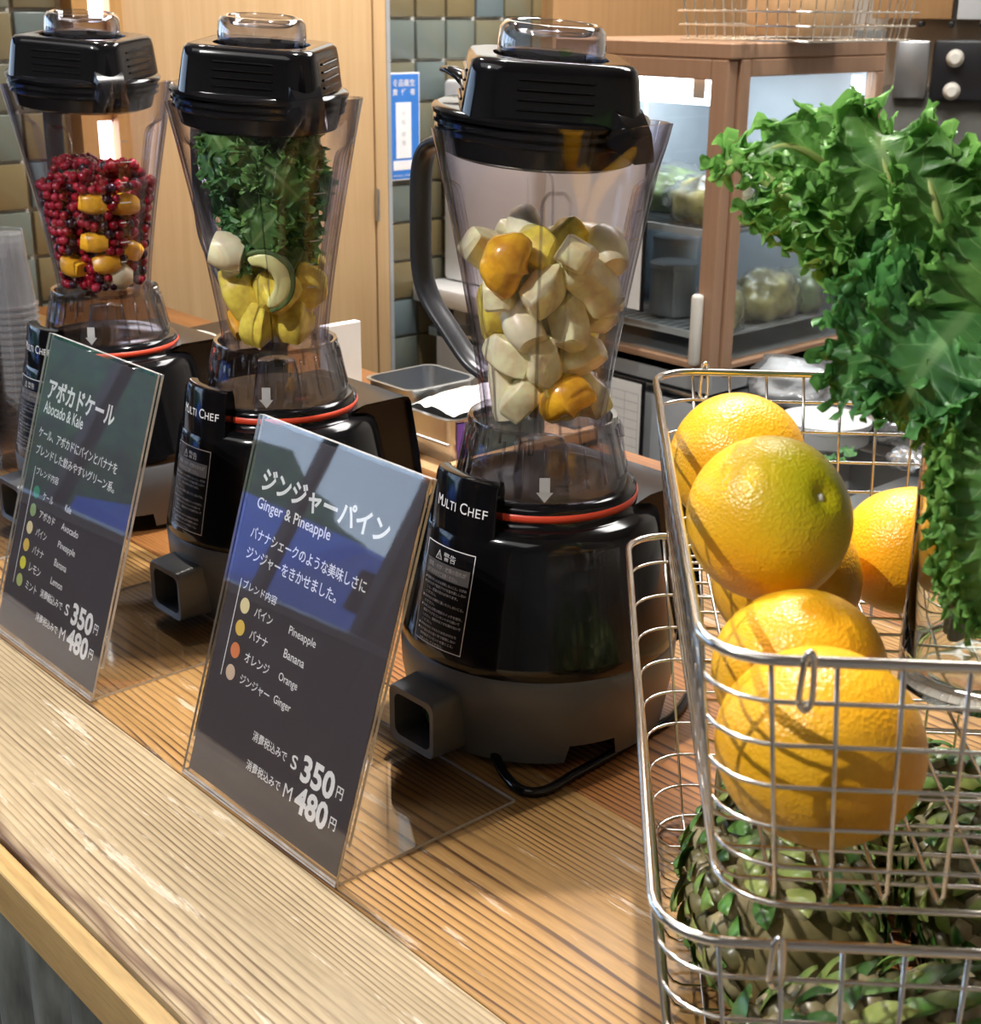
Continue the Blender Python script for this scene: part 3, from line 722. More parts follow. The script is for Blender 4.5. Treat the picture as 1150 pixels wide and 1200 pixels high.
    mk('handle_grip', *tube(path[16:42], 0.0069, 12, ell=(1.15, 0.72), up=Vector((0, 0, 1))), 'rubber', hd, True)
    # lid (tilted a little, higher on the handle side)
    lid = empty('lid'); lid.parent = root; lid.location = (-0.005, 0, 0.490); lid.rotation_euler = (0, R(5.0), 0)
    prof = [(0.0, -0.022), (0.066, -0.022), (0.0730, -0.019), (0.0765, -0.006), (0.0800, -0.004), (0.0800, -0.001), (0.0780, 0.0005), (0.0815, 0.0025), (0.0815, 0.0055), (0.0790, 0.007), (0.0825, 0.009), (0.0832, 0.0120), (0.0815, 0.0142), (0.077, 0.0155), (0.0, 0.0155)]
    fl_ = mk('lid_flange', *lathe(prof, 80), 'gloss_black', lid, True, auto=40); fl_.location = (-0.005, 0, 0)
    # raised block, square with its corner towards the spout
    def sq(h, r_, z, rz=PI / 4):
        return [(x * math.cos(rz) - y * math.sin(rz), x * math.sin(rz) + y * math.cos(rz), z) for x, y in rrect(h, h, r_, 8)]
    rings = [sq(0.0665, 0.028, 0.013), sq(0.0655, 0.027, 0.020), sq(0.0620, 0.024, 0.044), sq(0.0605, 0.023, 0.0505), sq(0.0575, 0.022, 0.0535), sq(0.050, 0.020, 0.0545), sq(0.043, 0.036, 0.0535), sq(0.042, 0.036, 0.046), sq(0.02, 0.018, 0.046)]
    mk('lid_block', *loft(rings, cap1=True), 'gloss_black', lid, True, auto=50)
    for az in (-45, 45, 135, -135):
        for k in range(4):
            z = 0.0215 + 0.0068 * k; hy = 0.0652 - (z - 0.02) * 0.146
            g = box('grip_rib', (0, 0, 0), (0.0028, 0.056, 0.0022), 'gloss_black', lid, 0.0009, 1)
            g.location = ((hy + 0.0006) * math.cos(R(az)), (hy + 0.0006) * math.sin(R(az)), z); g.rotation_euler = (0, 0, R(az))
    # pour tongue to the spout, latch arm to the handle
    rings = []
    for x, hw, z0, z1 in ((0.060, 0.020, 0.004, 0.034), (0.078, 0.019, 0.000, 0.024), (0.090, 0.016, -0.006, 0.010), (0.096, 0.012, -0.010, -0.002)):
        rings.append([(x, -hw, z0), (x, hw, z0), (x, hw * 0.8, z1), (x, -hw * 0.8, z1)])
    mk('pour_plug', *loft(rings, cap0=True, cap1=True), 'gloss_black', lid, True, auto=30)
    mk('latch', *tube([(-0.076, 0, 0.020), (-0.088, 0, 0.028), (-0.100, 0, 0.031), (-0.108, 0, 0.031)], [0.006, 0.006, 0.005, 0.004], 10, ell=(1.7, 0.7)), 'gloss_black', lid, True)
    # clear filler cap
    prof = [(0.0385, 0.046), (0.0400, 0.052), (0.0405, 0.062), (0.0395, 0.072), (0.0360, 0.0765), (0.0330, 0.0772), (0.0310, 0.0755), (0.0290, 0.0700), (0.0270, 0.0690), (0.0, 0.0690)]
    cp_ = mk('filler_cap', *lathe(prof, 64), 'cap_plastic', lid, True, auto=60)
    prof = [(0.0365, 0.046), (0.0375, 0.054), (0.0378, 0.062), (0.037, 0.070), (0.034, 0.0735)]
    mk('cap_inner_wall', *lathe(prof, 48), 'cap_plastic', cp_, True)
    return root
proto = make_blender()
BLP = [(-0.790, 0.765), (-1.155, 0.750), (-1.500, 0.745)]
BLL = ['black countertop blender nearest the camera, filled with pale pineapple, banana and orange pieces',
       'middle black blender, its jar packed with green kale above yellow fruit',
       'far left black blender, its jar holding red berries and mango chunks']
blenders = []; JROT = []
for i, ((x, y), lab) in enumerate(zip(BLP, BLL)):
    o = proto if i == 0 else copy_tree(proto)
    o.location = (x, y, 0.0); JROT.append(R([6, -4, -8][i]))
    for ch in o.children:
        if ch.name.split('.')[0] in ('jar', 'handle', 'scale_mark'): ch.rotation_euler.z = JROT[i]
        if ch.name.split('.')[0] == 'lid': ch.rotation_euler = Euler((0, R(5.0), JROT[i]))
    tag(o, lab, 'blender', 'blenders in a row on the counter'); blenders.append(o)
# base keeps facing the guests; only the small turn above differs. power cord of the nearest one
P0 = Vector((-0.790, 0.765, 0))
def gp(px, py, z=0.004):
    d = RW @ Vector((px - 575.0, -(py - 600.0), -FPX)); k = (z - CH) / d.z; return Vector((0, 0, CH)) + d * k
cord = catmull([gp(574, 868, 0.016), gp(590, 905, 0.006), gp(612, 926), gp(640, 926), gp(672, 908), gp(705, 890), gp(745, 866), gp(790, 838), gp(815, 800)], 8)
inv = Matrix.Translation(P0) ; inv = inv.inverted()
mk('power_cord', *tube([inv @ p for p in cord], 0.0042, 10), 'gloss_black', blenders[0], True)
blenders[0].children[-1]['label'] = 'black power cord looping over the planks'

# ------------------------------------------------------------------ acrylic menu stands
TL = R(17.5)
def make_stand(x0, y0, lab, title, sub, l1, l2, rows, prices, rz=0.0, w_=0.2075, bend=0):
    root = empty('menu_stand', (x0, y0, 0), rz); tag(root, lab, 'menu stand', 'acrylic menu stands along the counter')
    Lh = 0.294
    def face(u, v, off):     # u across, v up the slant, off towards the guests
        return Vector((u, v * math.sin(TL) - off * math.cos(TL), v * math.cos(TL) + off * math.sin(TL)))
    def slab(u0, v0, u1, v1, o0, o1):
        P = [face(u, v, o) for o in (o0, o1) for v in (v0, v1) for u in (u0, u1)]
        return P, [(0, 1, 3, 2), (4, 6, 7, 5)], [(0, 4, 5, 1), (2, 3, 7, 6), (0, 2, 6, 4), (1, 5, 7, 3)]
    def sheet(name, *a):
        P, f, e = slab(*a); o = mk(name, P, f, 'acrylic', root)
        # bright cut edges as real thin strips
        mk('cut_edge', P, e, 'acrylic_edge', o); return o
    sheet('front_sheet', 0, 0, w_, Lh, 0.0008, 0.0028)
    sheet('back_sheet', 0.0, 0.030, w_, Lh, -0.0032, -0.0008)
    # foot plate
    P = [Vector((u, y, z)) for z in (0.0005, 0.003) for y in (0.0, 0.168) for u in (0, w_)]
    b = mk('foot_plate', P, [(0, 1, 3, 2), (4, 6, 7, 5)], 'acrylic', root)
    mk('cut_edge', P, [(0, 4, 5, 1), (2, 3, 7, 6), (0, 2, 6, 4), (1, 5, 7, 3)], 'acrylic_edge', b)
    P, f, e = slab(0.0045, 0.006, w_ - 0.004, Lh - 0.004, -0.0004, 0.0003)
    po = mk('poster', P, f + e, 'poster_brown', root)
    T = []
    def t(s, u0, v0, u1, v1, b_=0.0): T.append(text_mesh(s, u0 / 1000, v0 / 1000, u1 / 1000, v1 / 1000, b_))
    t(title[0], *title[1:], 0.028); t(sub[0], *sub[1:], 0.012); t(l1[0], *l1[1:], 0.012); t(l2[0], *l2[1:], 0.012)
    t('ブレンド内容', 24, 161, 70, 168.5, 0.008)
    v_top, v_bot = 168.0, rows[-1][3] - 6.0
    T.append(([(0.0198, v_bot / 1000), (0.0208, v_bot / 1000), (0.0208, v_top / 1000), (0.0198, v_top / 1000)], [(0, 1, 2, 3)]))
    for jp, en, c, v, uj, ue in rows:
        t(jp, 46, v - 4, uj, v + 4, 0.01); t(en, 92, v - 4.2 if any(ch in en for ch in 'gp') else v - 2.8, ue, v + 4, 0.006)
    for k, (s, v) in enumerate(prices):
        t('消費税込みで', 77, v - 3.5, 122, v + 4.5, 0.01); t('S' if k == 0 else 'M', 128 if k == 0 else 127, v - 4.5, 135.5 if k == 0 else 137, v + 6, 0.012 if k == 0 else 0.0)
        t(s, 141.5, v - 9, 181, v + 11.5, 0.035); t('円', 184, v - 4, 191.5, v + 5, 0.012)
    vs, fs = join(T)
    mk('lettering', [face(u, v, 0.00055) for u, v in vs], fs, 'print_white', po)
    for jp, en, c, v, uj, ue in rows:
        n_ = 20; r_ = 0.0062
        mk('colour_dot', [face(0.0320 + r_ * math.cos(2 * PI * i / n_), v / 1000 + r_ * math.sin(2 * PI * i / n_), 0.00055) for i in range(n_)], [tuple(range(n_))], c, po)
    return root
make_stand(-0.8965, 0.4785, 'clear acrylic menu stand nearest the camera, titled Ginger & Pineapple', ('ジンジャーパイン', 19.5, 238, 177, 257), ('Ginger & Pineapple', 19.5, 222, 115, 233.5),
           ('バナナシェークのような美味しさに', 19.5, 200.5, 166, 210.5), ('ジンジャーをきかせました。', 19.5, 184, 137, 194),
           [('パイン', 'Pineapple', 'dot_cream', 149.3, 70, 126), ('バナナ', 'Banana', 'dot_yellow', 131.5, 70, 118), ('オレンジ', 'Orange', 'dot_orange', 113.3, 79, 116), ('ジンジャー', 'Ginger', 'dot_beige', 95.5, 86, 114)],
           [('350', 61), ('480', 38)])
rows1 = [('ケール', 'Kale', 'dot_green', 145.2, 67, 104), ('アボカド', 'Avocado', 'dot_sage', 127.7, 78, 125), ('パイン', 'Pineapple', 'dot_cream', 110.3, 68, 126),
         ('バナナ', 'Banana', 'dot_yellow', 93, 69, 116), ('レモン', 'Lemon', 'dot_lemon', 75.5, 70, 115), ('ミント', 'Mint', 'dot_lime', 58.2, 69, 102)]
make_stand(-1.2618, 0.4798, 'clear acrylic menu stand left of the other one, titled Abocado & Kale', ('アボカドケール', 16, 234, 147, 254), ('Abocado & Kale', 14.5, 220, 94, 231.5),
           ('ケール、アボカドにパインとバナナを', 14, 196, 169, 206), ('ブレンドした飲みやすいグリーン系。', 15, 179, 171, 189), rows1, [('350', 59), ('480', 36)])
make_stand(-1.634, 0.4600, 'clear acrylic menu stand at the left edge of the photo, mostly out of view', ('ベリーマンゴー', 16, 234, 147, 254), ('Berry & Mango', 14.5, 220, 94, 231.5),
           ('ベリー', 14, 196, 60, 206), ('マンゴー', 15, 179, 60, 189), [('ベリー', 'Berry', 'dot_orange', 145.2, 67, 110), ('マンゴー', 'Mango', 'dot_yellow', 127.7, 78, 120)], [('350', 59), ('480', 36)])

# ------------------------------------------------------------------ contents of the jars
def pack(rads, seed, rfun, z0, ztop, iters=400, tilt=(0, 0)):
    rg = np.random.RandomState(seed); n = len(rads); r_ = np.array(rads)
    P = np.zeros((n, 3)); ang = rg.rand(n) * 2 * PI; rr = np.sqrt(rg.rand(n)) * 0.045
    P[:, 0] = rr * np.cos(ang); P[:, 1] = rr * np.sin(ang); P[:, 2] = z0 + 0.02 + rg.rand(n) * (ztop - z0)
    for it in range(iters):
        P[:, 2] -= 0.0012 if it < iters * 0.8 else 0.0003
        P[:, 0] += tilt[0] * 0.0003; P[:, 1] += tilt[1] * 0.0003
        for _ in range(2):
            D = P[:, None] - P[None]; d = np.sqrt((D ** 2).sum(-1)) + 1e-9; mn = r_[:, None] + r_[None]
            ov = np.maximum(0, mn - d); np.fill_diagonal(ov, 0)
            P += (D / d[..., None] * ov[..., None] * 0.5).sum(1) * 0.6
            rad = np.sqrt(P[:, 0] ** 2 + P[:, 1] ** 2) + 1e-9; lim = rfun(P[:, 2]) - r_ * 1.12
            k = np.where(rad > lim, np.maximum(lim, 0.001) / rad, 1); P[:, 0] *= k; P[:, 1] *= k
            P[:, 2] = np.maximum(P[:, 2], z0 + r_)
    return P
def inner_r(z): return jar_base(z) - 0.0065
def blob(name, mat, rings_r, L_, bend=0.0, sq=1.0, seed=0, seg=14, rough=0.06, flat=1.0):
    """a rounded, slightly irregular chunk of fruit along local X"""
    rg = random.Random(seed); rings = []
    n = len(rings_r)
    for j, r_ in enumerate(rings_r):
        x = -L_ / 2 + L_ * j / (n - 1); ring = []
        for i in range(seg):
            a = 2 * PI * i / seg; c, s = math.cos(a), math.sin(a)
            e = sq; k = (abs(c) ** (2 / e) + abs(s) ** (2 / e)) ** (-e / 2) if e < 1 else 1
            q = r_ * k * (1 + rough * noise.noise(Vector((x * 60 + seed * 3.1, c * 1.7, s * 1.7))))
            ring.append((x, q * c, q * s * flat + bend * ((x / L_) ** 2) * L_))
        rings.append(ring)
    vs, fs = loft(rings, cap0=True, cap1=True)
    return mk(name, vs, fs, mat, None, True, auto=55)
def arc_piece(name, mat, rc, ang, hr, hz, seed, power=0.5, taper=0.35, n=9, rnd_=0.13, rough=0.07):
    """a slice bent round an arc: rounded-rectangle section; hr radial, hz thickness"""
    rings = []
    for j in range(n + 2):
        q = min(max((j - 0.5) / n, 0.0), 1.0); e = 0.80 if j in (0, n + 1) else 1.0
        a = -ang + 2 * ang * q; k = (1 - taper) + taper * math.sin(PI * q) ** power
        ring = []
        for x, y in rrect(hr * k * e, hz * k * e, min(hr, hz) * k * e * rnd_ * 2, 3):
            rr = rc + x; w_ = 1 + rough * noise.noise(Vector((x * 90 + seed * 2.3, y * 90, a * 3)))
            ring.append((rr * w_ * math.sin(a), rr * w_ * math.cos(a) - rc, y * w_))
        rings.append(ring)
    vs, fs = loft(rings, cap0=True, cap1=True)
    return mk(name, vs, fs, mat, None, True, auto=38)
def piece(kind, seed):
    v = (seed * 37 % 10) / 10
    if kind == 'pineapple_chunk': return arc_piece(kind, 'pale_pineapple', 0.044, 0.42 + 0.32 * v, 0.0135, 0.0125 + 0.003 * v, seed)
    if kind == 'golden_pineapple_chunk': return arc_piece('pineapple_chunk', 'pineapple_flesh', 0.040, 0.42 + 0.15 * v, 0.018, 0.0135 + 0.003 * v, seed)
    if kind == 'banana_chunk': return blob(kind, 'banana_flesh', [0.0125, 0.0150, 0.0158, 0.0162, 0.0158, 0.0150, 0.0120], 0.030 + 0.026 * v, 0.25, 1.0, seed, 18, 0.05)
    if kind == 'mango_cube': return blob(kind, 'mango_flesh', [0.0105, 0.0125, 0.0128, 0.0125, 0.0105], 0.026, 0, 0.3, seed, 24, 0.08, 0.85)
    if kind == 'orange_segment': return arc_piece(kind, 'orange_flesh', 0.016, 1.25, 0.0150, 0.0140, seed, 0.8, 0.72, 14, 0.42, 0.07)
def put(o, b, p, rot, lab, cat, group, scale=1.0):
    Mx = Matrix.Translation(b.location) @ Matrix.Rotation(JROT[blenders.index(b)], 4, 'Z')
    o.matrix_world = Mx @ Matrix.Translation(Vector(p)) @ rot.to_matrix().to_4x4() @ Matrix.Scale(scale, 4)
    tag(o, lab, cat, group); return o
def rrot(rg): return Euler((rg.uniform(0, 6.3), rg.uniform(0, 6.3), rg.uniform(0, 6.3)))
# jar 1: pineapple, banana, two orange segments
rg = random.Random(5)
kinds = ['pineapple_chunk'] * 18 + ['banana_chunk'] * 8 + ['golden_pineapple_chunk'] * 9
rg.shuffle(kinds)
rad = [0.0180 if 'pine' in k else 0.0165 for k in kinds]
P = pack(rad, 11, inner_r, 0.270, 0.52, tilt=(0.3, 0.2))
protos = {}
for k, p, r_ in zip(kinds, P, rad):
    key = (k, rg.randint(0, 2))
    if key not in protos: protos[key] = piece(key[0], key[1] + len(key[0])); o = protos[key]
    else: o = protos[key].copy(); COL.objects.link(o)
    lab = {'pineapple_chunk': 'pale pineapple chunk in the nearest blender jar', 'banana_chunk': 'peeled banana chunk in the nearest blender jar', 'golden_pineapple_chunk': 'yellow pineapple chunk in the nearest blender jar'}[k]
    put(o, blenders[0], p, rrot(rg), lab, 'fruit', lab.split(' in ')[0] + 's in the nearest jar', 0.92)
E_ = Euler
def face_cam(b):   # local azimuth from blender b to the camera
    return math.atan2(-b.location.y, -b.location.x) - JROT[blenders.index(b)]
az = face_cam(blenders[0])
def polar(r_, a, z): return (r_ * math.cos(a), r_ * math.sin(a), z)
o = piece('orange_segment', 41); put(o, blenders[0], polar(0.054, az - 0.60, 0.396), Euler((R(80), R(-70), az + PI / 2)), 'orange segment standing on top of the pile in the nearest jar', 'fruit', None, 1.25)
o = piece('orange_segment', 42); put(o, blenders[0], polar(0.036, az + 0.50, 0.290), Euler((R(70), R(-25), az + PI / 2)), 'orange segment at the bottom of the nearest jar', 'fruit', None, 1.15)
# jar 2: yellow fruit and avocado below, kale above
rg = random.Random(9)
kinds = ['golden_pineapple_chunk'] * 9 + ['mango_cube'] * 4
rad = [0.018] * 9 + [0.0135] * 4
P = pack(rad, 4, inner_r, 0.270, 0.36)
for k, p in zip(kinds, P):
    key = (k, rg.randint(0, 2))
    if key not in protos: protos[key] = piece(key[0], key[1] + len(key[0])); o = protos[key]
    else: o = protos[key].copy(); COL.objects.link(o)
    lab = 'yellow pineapple chunk in the middle blender jar' if 'pine' in k else 'orange-yellow mango cube in the middle blender jar'
    put(o, blenders[1], p, rrot(rg), lab, 'fruit', lab.split(' in ')[0] + 's in the middle jar')
az = face_cam(blenders[1])
o = blob('banana_chunk', 'banana_flesh', [0.015, 0.0175, 0.0185, 0.0185, 0.0175, 0.0145], 0.030, 0, 1.0, 3, 20, 0.05)
put(o, blenders[1], polar(0.050, az - 0.95, 0.358), Euler((0, 0.3, az + 1.4)), 'thick banana slice wedged under the kale', 'fruit', None)
# avocado slice: crescent of flesh with a strip of skin on its outer side
av = arc_piece('avocado_slice', 'avocado_flesh', 0.021, 1.75, 0.0095, 0.012, 4, 0.7, 0.55, 18, 0.35, 0.03)
arc_s = arc_piece('avocado_skin', 'avocado_skin', 0.0285, 1.70, 0.0030, 0.0112, 4, 0.7, 0.5, 18, 0.3, 0.0); arc_s.parent = av; arc_s.location = (0, 0.0075, 0)
rot = Matrix.Rotation(az + PI / 2, 4, 'Z') @ Matrix.Rotation(R(90), 4, 'X') @ Matrix.Rotation(R(-70), 4, 'Z')
Mx = Matrix.Translation(blenders[1].location) @ Matrix.Rotation(JROT[1], 4, 'Z')
av.matrix_world = Mx @ Matrix.Translation(polar(0.047, az + 0.20, 0.340)) @ rot
tag(av, 'curved avocado slice with hollow centre under the kale in the middle jar', 'avocado')

# ------------------------------------------------------------------ kale leaves
def kale_leaf(name, pts, W, normal, seed, mat='kale_green', ns=70, nt_=44, amp=0.020, cup=0.25, freq=9, stem=None, stem_r=0.004, hwfun=None, parent=None):
    sp = catmull(pts, 10); n = len(sp)
    cum = [0]
    for a, b in zip(sp, sp[1:]): cum.append(cum[-1] + (b - a).length)
    Lt = cum[-1]
    def S(s):
        d = s * Lt; j = 0
        while j < n - 2 and cum[j + 1] < d: j += 1
        k = (d - cum[j]) / max(1e-9, cum[j + 1] - cum[j]); p = sp[j].lerp(sp[j + 1], k); t = (sp[j + 1] - sp[j]).normalized(); return p, t
    Nn = Vector(normal).normalized(); vs = []; fs = []; uvs = []
    off = Vector((seed * 7.13, seed * 3.7, seed * 1.9))
    for j in range(ns + 1):
        s = j / ns; p, t = S(s); side = t.cross(Nn).normalized(); nn = side.cross(t).normalized()
        prof = (math.sin(PI * min(1, s * 0.93 + 0.07) ** 0.75)) ** 0.6 if hwfun is None else hwfun(s)
        for i in range(nt_ + 1):
            u = -1 + 2 * i / nt_; u = math.copysign(abs(u) ** 0.8, u); a = abs(u)
            lobe = 1 + 0.22 * noise.noise(Vector((s * 5, 3.0 * (1 if u > 0 else -1), 0)) + off)
            w_ = W * prof * lobe; e = a ** 2.2
            ph = 2 * PI * freq * s + seed + (1.3 if u > 0 else 0) + 3.2 * noise.noise(Vector((s * 4, u * 1.5, 1)) + off)
            A = amp * e * (0.4 + 0.6 * prof)
            q = p + side * (u * w_ * (1 - 0.18 * e)) + nn * (cup * a * a * w_)
            q += nn * (math.sin(ph) * A) + t * (math.cos(ph) * A * 0.85) + side * (math.copysign(1, u) * math.sin(2 * ph + 1) * A * 0.30)
            ph2 = ph * 2.6 + 2 * noise.noise(Vector((s * 11, u * 4, 2)) + off); A2 = amp * 0.50 * a ** 3.5
            q += nn * (math.cos(ph2) * A2) + t * (math.sin(ph2) * A2) 
            ph3 = ph * 5.3 + 3 * noise.noise(Vector((s * 23, u * 6, 2)) + off); A3 = amp * 0.20 * a ** 7
            q += nn * (math.sin(ph3) * A3) + side * (math.copysign(1, u) * math.cos(ph3 * 1.3) * A3)
            q += nn * (0.10 * W * noise.noise(q * 22 + off)) 
            vs.append(q); uvs.append((0.5 + u / 2, s))
    m = nt_ + 1
    for j in range(ns):
        for i in range(nt_): k = j * m + i; fs.append((k, k + 1, k + m + 1, k + m))
    o = mk(name, vs, fs, mat, parent, True)
    ul = o.data.uv_layers.new(name='leaf')
    li = np.zeros(len(o.data.loops), dtype=np.int32); o.data.loops.foreach_get('vertex_index', li)
    ul.data.foreach_set('uv', np.array(uvs, dtype=np.float32)[li].ravel())
    if stem is not None:
        full = catmull(list(stem) + [sp[0]], 6)[:-1] + sp[: int(n * 0.9)]
        rr = [stem_r * (1 - 0.85 * i / (len(full) - 1)) for i in range(len(full))]
        mk('stalk', *tube([q - Nn * 0.001 for q in full], rr, 8, ell=(1.25, 0.8)), 'kale_stem', o, True)
    return o
# torn kale pieces inside the middle jar
rg = random.Random(21)
b = blenders[1]; az = face_cam(b); Mx = Matrix.Translation(b.location) @ Matrix.Rotation(JROT[blenders.index(b)], 4, 'Z')
for i in range(52):
    if i < 32: th = az + rg.uniform(-1.75, 1.75); z = 0.352 + 0.112 * ((i * 0.618) % 1)
    else: th = az + rg.uniform(1.7, 4.5); z = 0.352 + 0.108 * ((i * 0.618) % 1)
    z += rg.uniform(-0.006, 0.006)
    if i < 32 and abs(th - az - 0.3) < 0.5: z = max(z, 0.372)
    r_ = jar_base(z) - 0.015 - rg.uniform(0, 0.020)
    c = Vector(polar(r_, th, z)); nrm = Vector((math.cos(th), math.sin(th), 0.1))
    tdir = Vector((-math.sin(th), math.cos(th), rg.uniform(-1.5, 1.5))).normalized()
    pts = [c - tdir * 0.024 - nrm * 0.005, c, c + tdir * 0.024 - nrm * 0.005]
    o = kale_leaf('kale_piece', [Mx @ p for p in pts], 0.026, Mx.to_3x3() @ nrm, i + 50, 'kale_green' if rg.random() < 0.45 else 'kale_deep', 40, 20, 0.0075, -0.12, 4, hwfun=lambda s: 0.55 + 0.45 * math.sin(PI * s))
    tag(o, 'torn curly kale piece packed in the middle blender jar', 'kale', 'torn kale pieces in the middle jar')
    # keep every vertex inside the jar wall
    Mi = Mx.inverted()
    for v in o.data.vertices:
        q = Mi @ v.co; lim = jar_base(q.z) - 0.0060; rr = math.hypot(q.x, q.y)
        for c4 in (PI / 4, 3 * PI / 4, -PI / 4, -3 * PI / 4):
            d = math.atan2(math.sin(math.atan2(q.y, q.x) - c4), math.cos(math.atan2(q.y, q.x) - c4)) * rr
            if abs(d) < 0.015: lim -= 0.0095
        if rr > lim: q.x *= lim / rr; q.y *= lim / rr
        q.z = min(q.z, 0.466); v.co = Mx @ q
# jar 3: berries with mango
b = blenders[2]; az = face_cam(b); Mx = Matrix.Translation(b.location) @ Matrix.Rotation(JROT[blenders.index(b)], 4, 'Z')
rg = random.Random(33)
berry = {}
for k in ('berry_red', 'berry_pink', 'berry_dark'):
    berry[k] = from_bm('berry', icos(0.0056, 2), k, None, True); berry[k + '_u'] = False
def flute_lim(th, z):
    return jar_r(math.atan2(math.sin(th), math.cos(th)), z) - 0.0028
mango_spots = [(0.020, -0.10, 0.368), (0.020, 0.62, 0.366), (0.02, -0.15, 0.325), (0.02, 0.1, 0.300), (0.02, -0.95, 0.297), (0.02, 0.85, 0.315)]
def in_mango(th, z):
    return any(abs((th - az - da) * 0.06) < 0.0155 and abs(z - mz) < 0.0125 for _, da, mz in mango_spots)
cnt = 0; rest = []
z = 0.276; row = 0
while z < 0.394:
    R0 = inner_r(z) + 0.006; nper = int(2 * PI * R0 / 0.0116)
    for i in range(nper):
        th = az + 2 * PI * (i + 0.5 * (row % 2)) / nper; dth = math.atan2(math.sin(th - az), math.cos(th - az))
        zz = z + rg.uniform(-0.0015, 0.0015); rr = flute_lim(th, zz) - 0.0066 - rg.uniform(0, 0.002)
        if in_mango(az + dth, zz) and rg.random() < 0.95: continue
        if dth > 0.35 and zz < 0.300 and dth < 0.8: continue
        p = polar(rr, th, zz)
        if abs(dth) < 1.75 and cnt < 255:
            k = rg.choices(['berry_red', 'berry_pink', 'berry_dark'], [0.60, 0.18, 0.22])[0]
            if not berry[k + '_u']: o = berry[k]; berry[k + '_u'] = True
            else: o = berry[k].copy(); COL.objects.link(o)
            o.matrix_world = Mx @ Matrix.Translation(p) @ Matrix.Scale(rg.uniform(0.85, 1.12), 4); cnt += 1
            cn = {'berry_red': 'deep red', 'berry_pink': 'lighter crimson', 'berry_dark': 'blackish purple'}[k]
            tag(o, cn + ' small frozen berry in the far left blender jar', 'berry', cn + ' berries in the far left jar')
        else: rest.append((p, k if cnt else 'berry_red'))
    z += 0.0100; row += 1
for i in range(110):      # heaped top
    a = rg.uniform(0, 2 * PI); q = math.sqrt(rg.random()) * 0.052; zz = 0.398 + 0.010 * math.sin(a * 2 + 1) * q / 0.05 + rg.uniform(0, 0.006)
    p = polar(q, a, zz)
    if i < 40:
        k = rg.choices(['berry_red', 'berry_pink', 'berry_dark'], [0.62, 0.16, 0.22])[0]; o = berry[k].copy(); COL.objects.link(o)
        o.matrix_world = Mx @ Matrix.Translation(p); cn = {'berry_red': 'deep red', 'berry_pink': 'lighter crimson', 'berry_dark': 'blackish purple'}[k]
        tag(o, cn + ' small frozen berry in the far left blender jar', 'berry', cn + ' berries in the far left jar')
    else: rest.append((p, 'berry_red'))
for i in range(420):
    zz = rg.uniform(0.275, 0.392); a = rg.uniform(0, 2 * PI); q = math.sqrt(rg.random()) * (inner_r(zz) - 0.010); rest.append((polar(q, a, zz), 'berry_red'))
bmm = bmesh.new()
for p, k in rest:
    r_ = bmesh.ops.create_icosphere(bmm, subdivisions=1, radius=0.0056, matrix=Mx @ Matrix.Translation(p))
o = from_bm('berries', bmm, 'berry_red', None, True, auto=180); tag(o, 'mass of red berries filling the far left blender jar behind the front ones', 'berries', None, 'stuff')
for i, (rr, da, mz) in enumerate(mango_spots):
    o = blob('mango_chunk', 'mango_flesh' if i not in (3,) else 'mango_flesh', [0.010, 0.0135, 0.0140, 0.013, 0.009], 0.030, 0.0, 0.4, i + 3, 18, 0.10, 0.8)
    th = az + da; rr = flute_lim(th, mz) - 0.0155
    o.matrix_world = Mx @ Matrix.Translation(polar(rr, th, mz)) @ Euler((rg.uniform(-.4, .4), rg.uniform(-.4, .4), th + PI / 2)).to_matrix().to_4x4()
    tag(o, ['mango chunk left of centre near the top of the berries', 'mango chunk right of centre near the top of the berries', 'mango chunk in the middle of the berries', 'mango chunk low in front among the berries', 'mango chunk at the lower left of the berries', 'mango chunk at the right amid the berries'][i], 'fruit', 'mango chunks among the berries')
o = blob('banana_chunk', 'banana_flesh', [0.008, 0.015, 0.0165, 0.015, 0.008], 0.034, 0.0, 1.0, 8, 16, 0.05)
o.matrix_world = Mx @ Matrix.Translation(polar(0.034, az + 0.45, 0.2855)) @ Euler((0, 0.1, az + PI / 2)).to_matrix().to_4x4()
tag(o, 'pale banana chunk at the bottom of the far left jar', 'fruit')

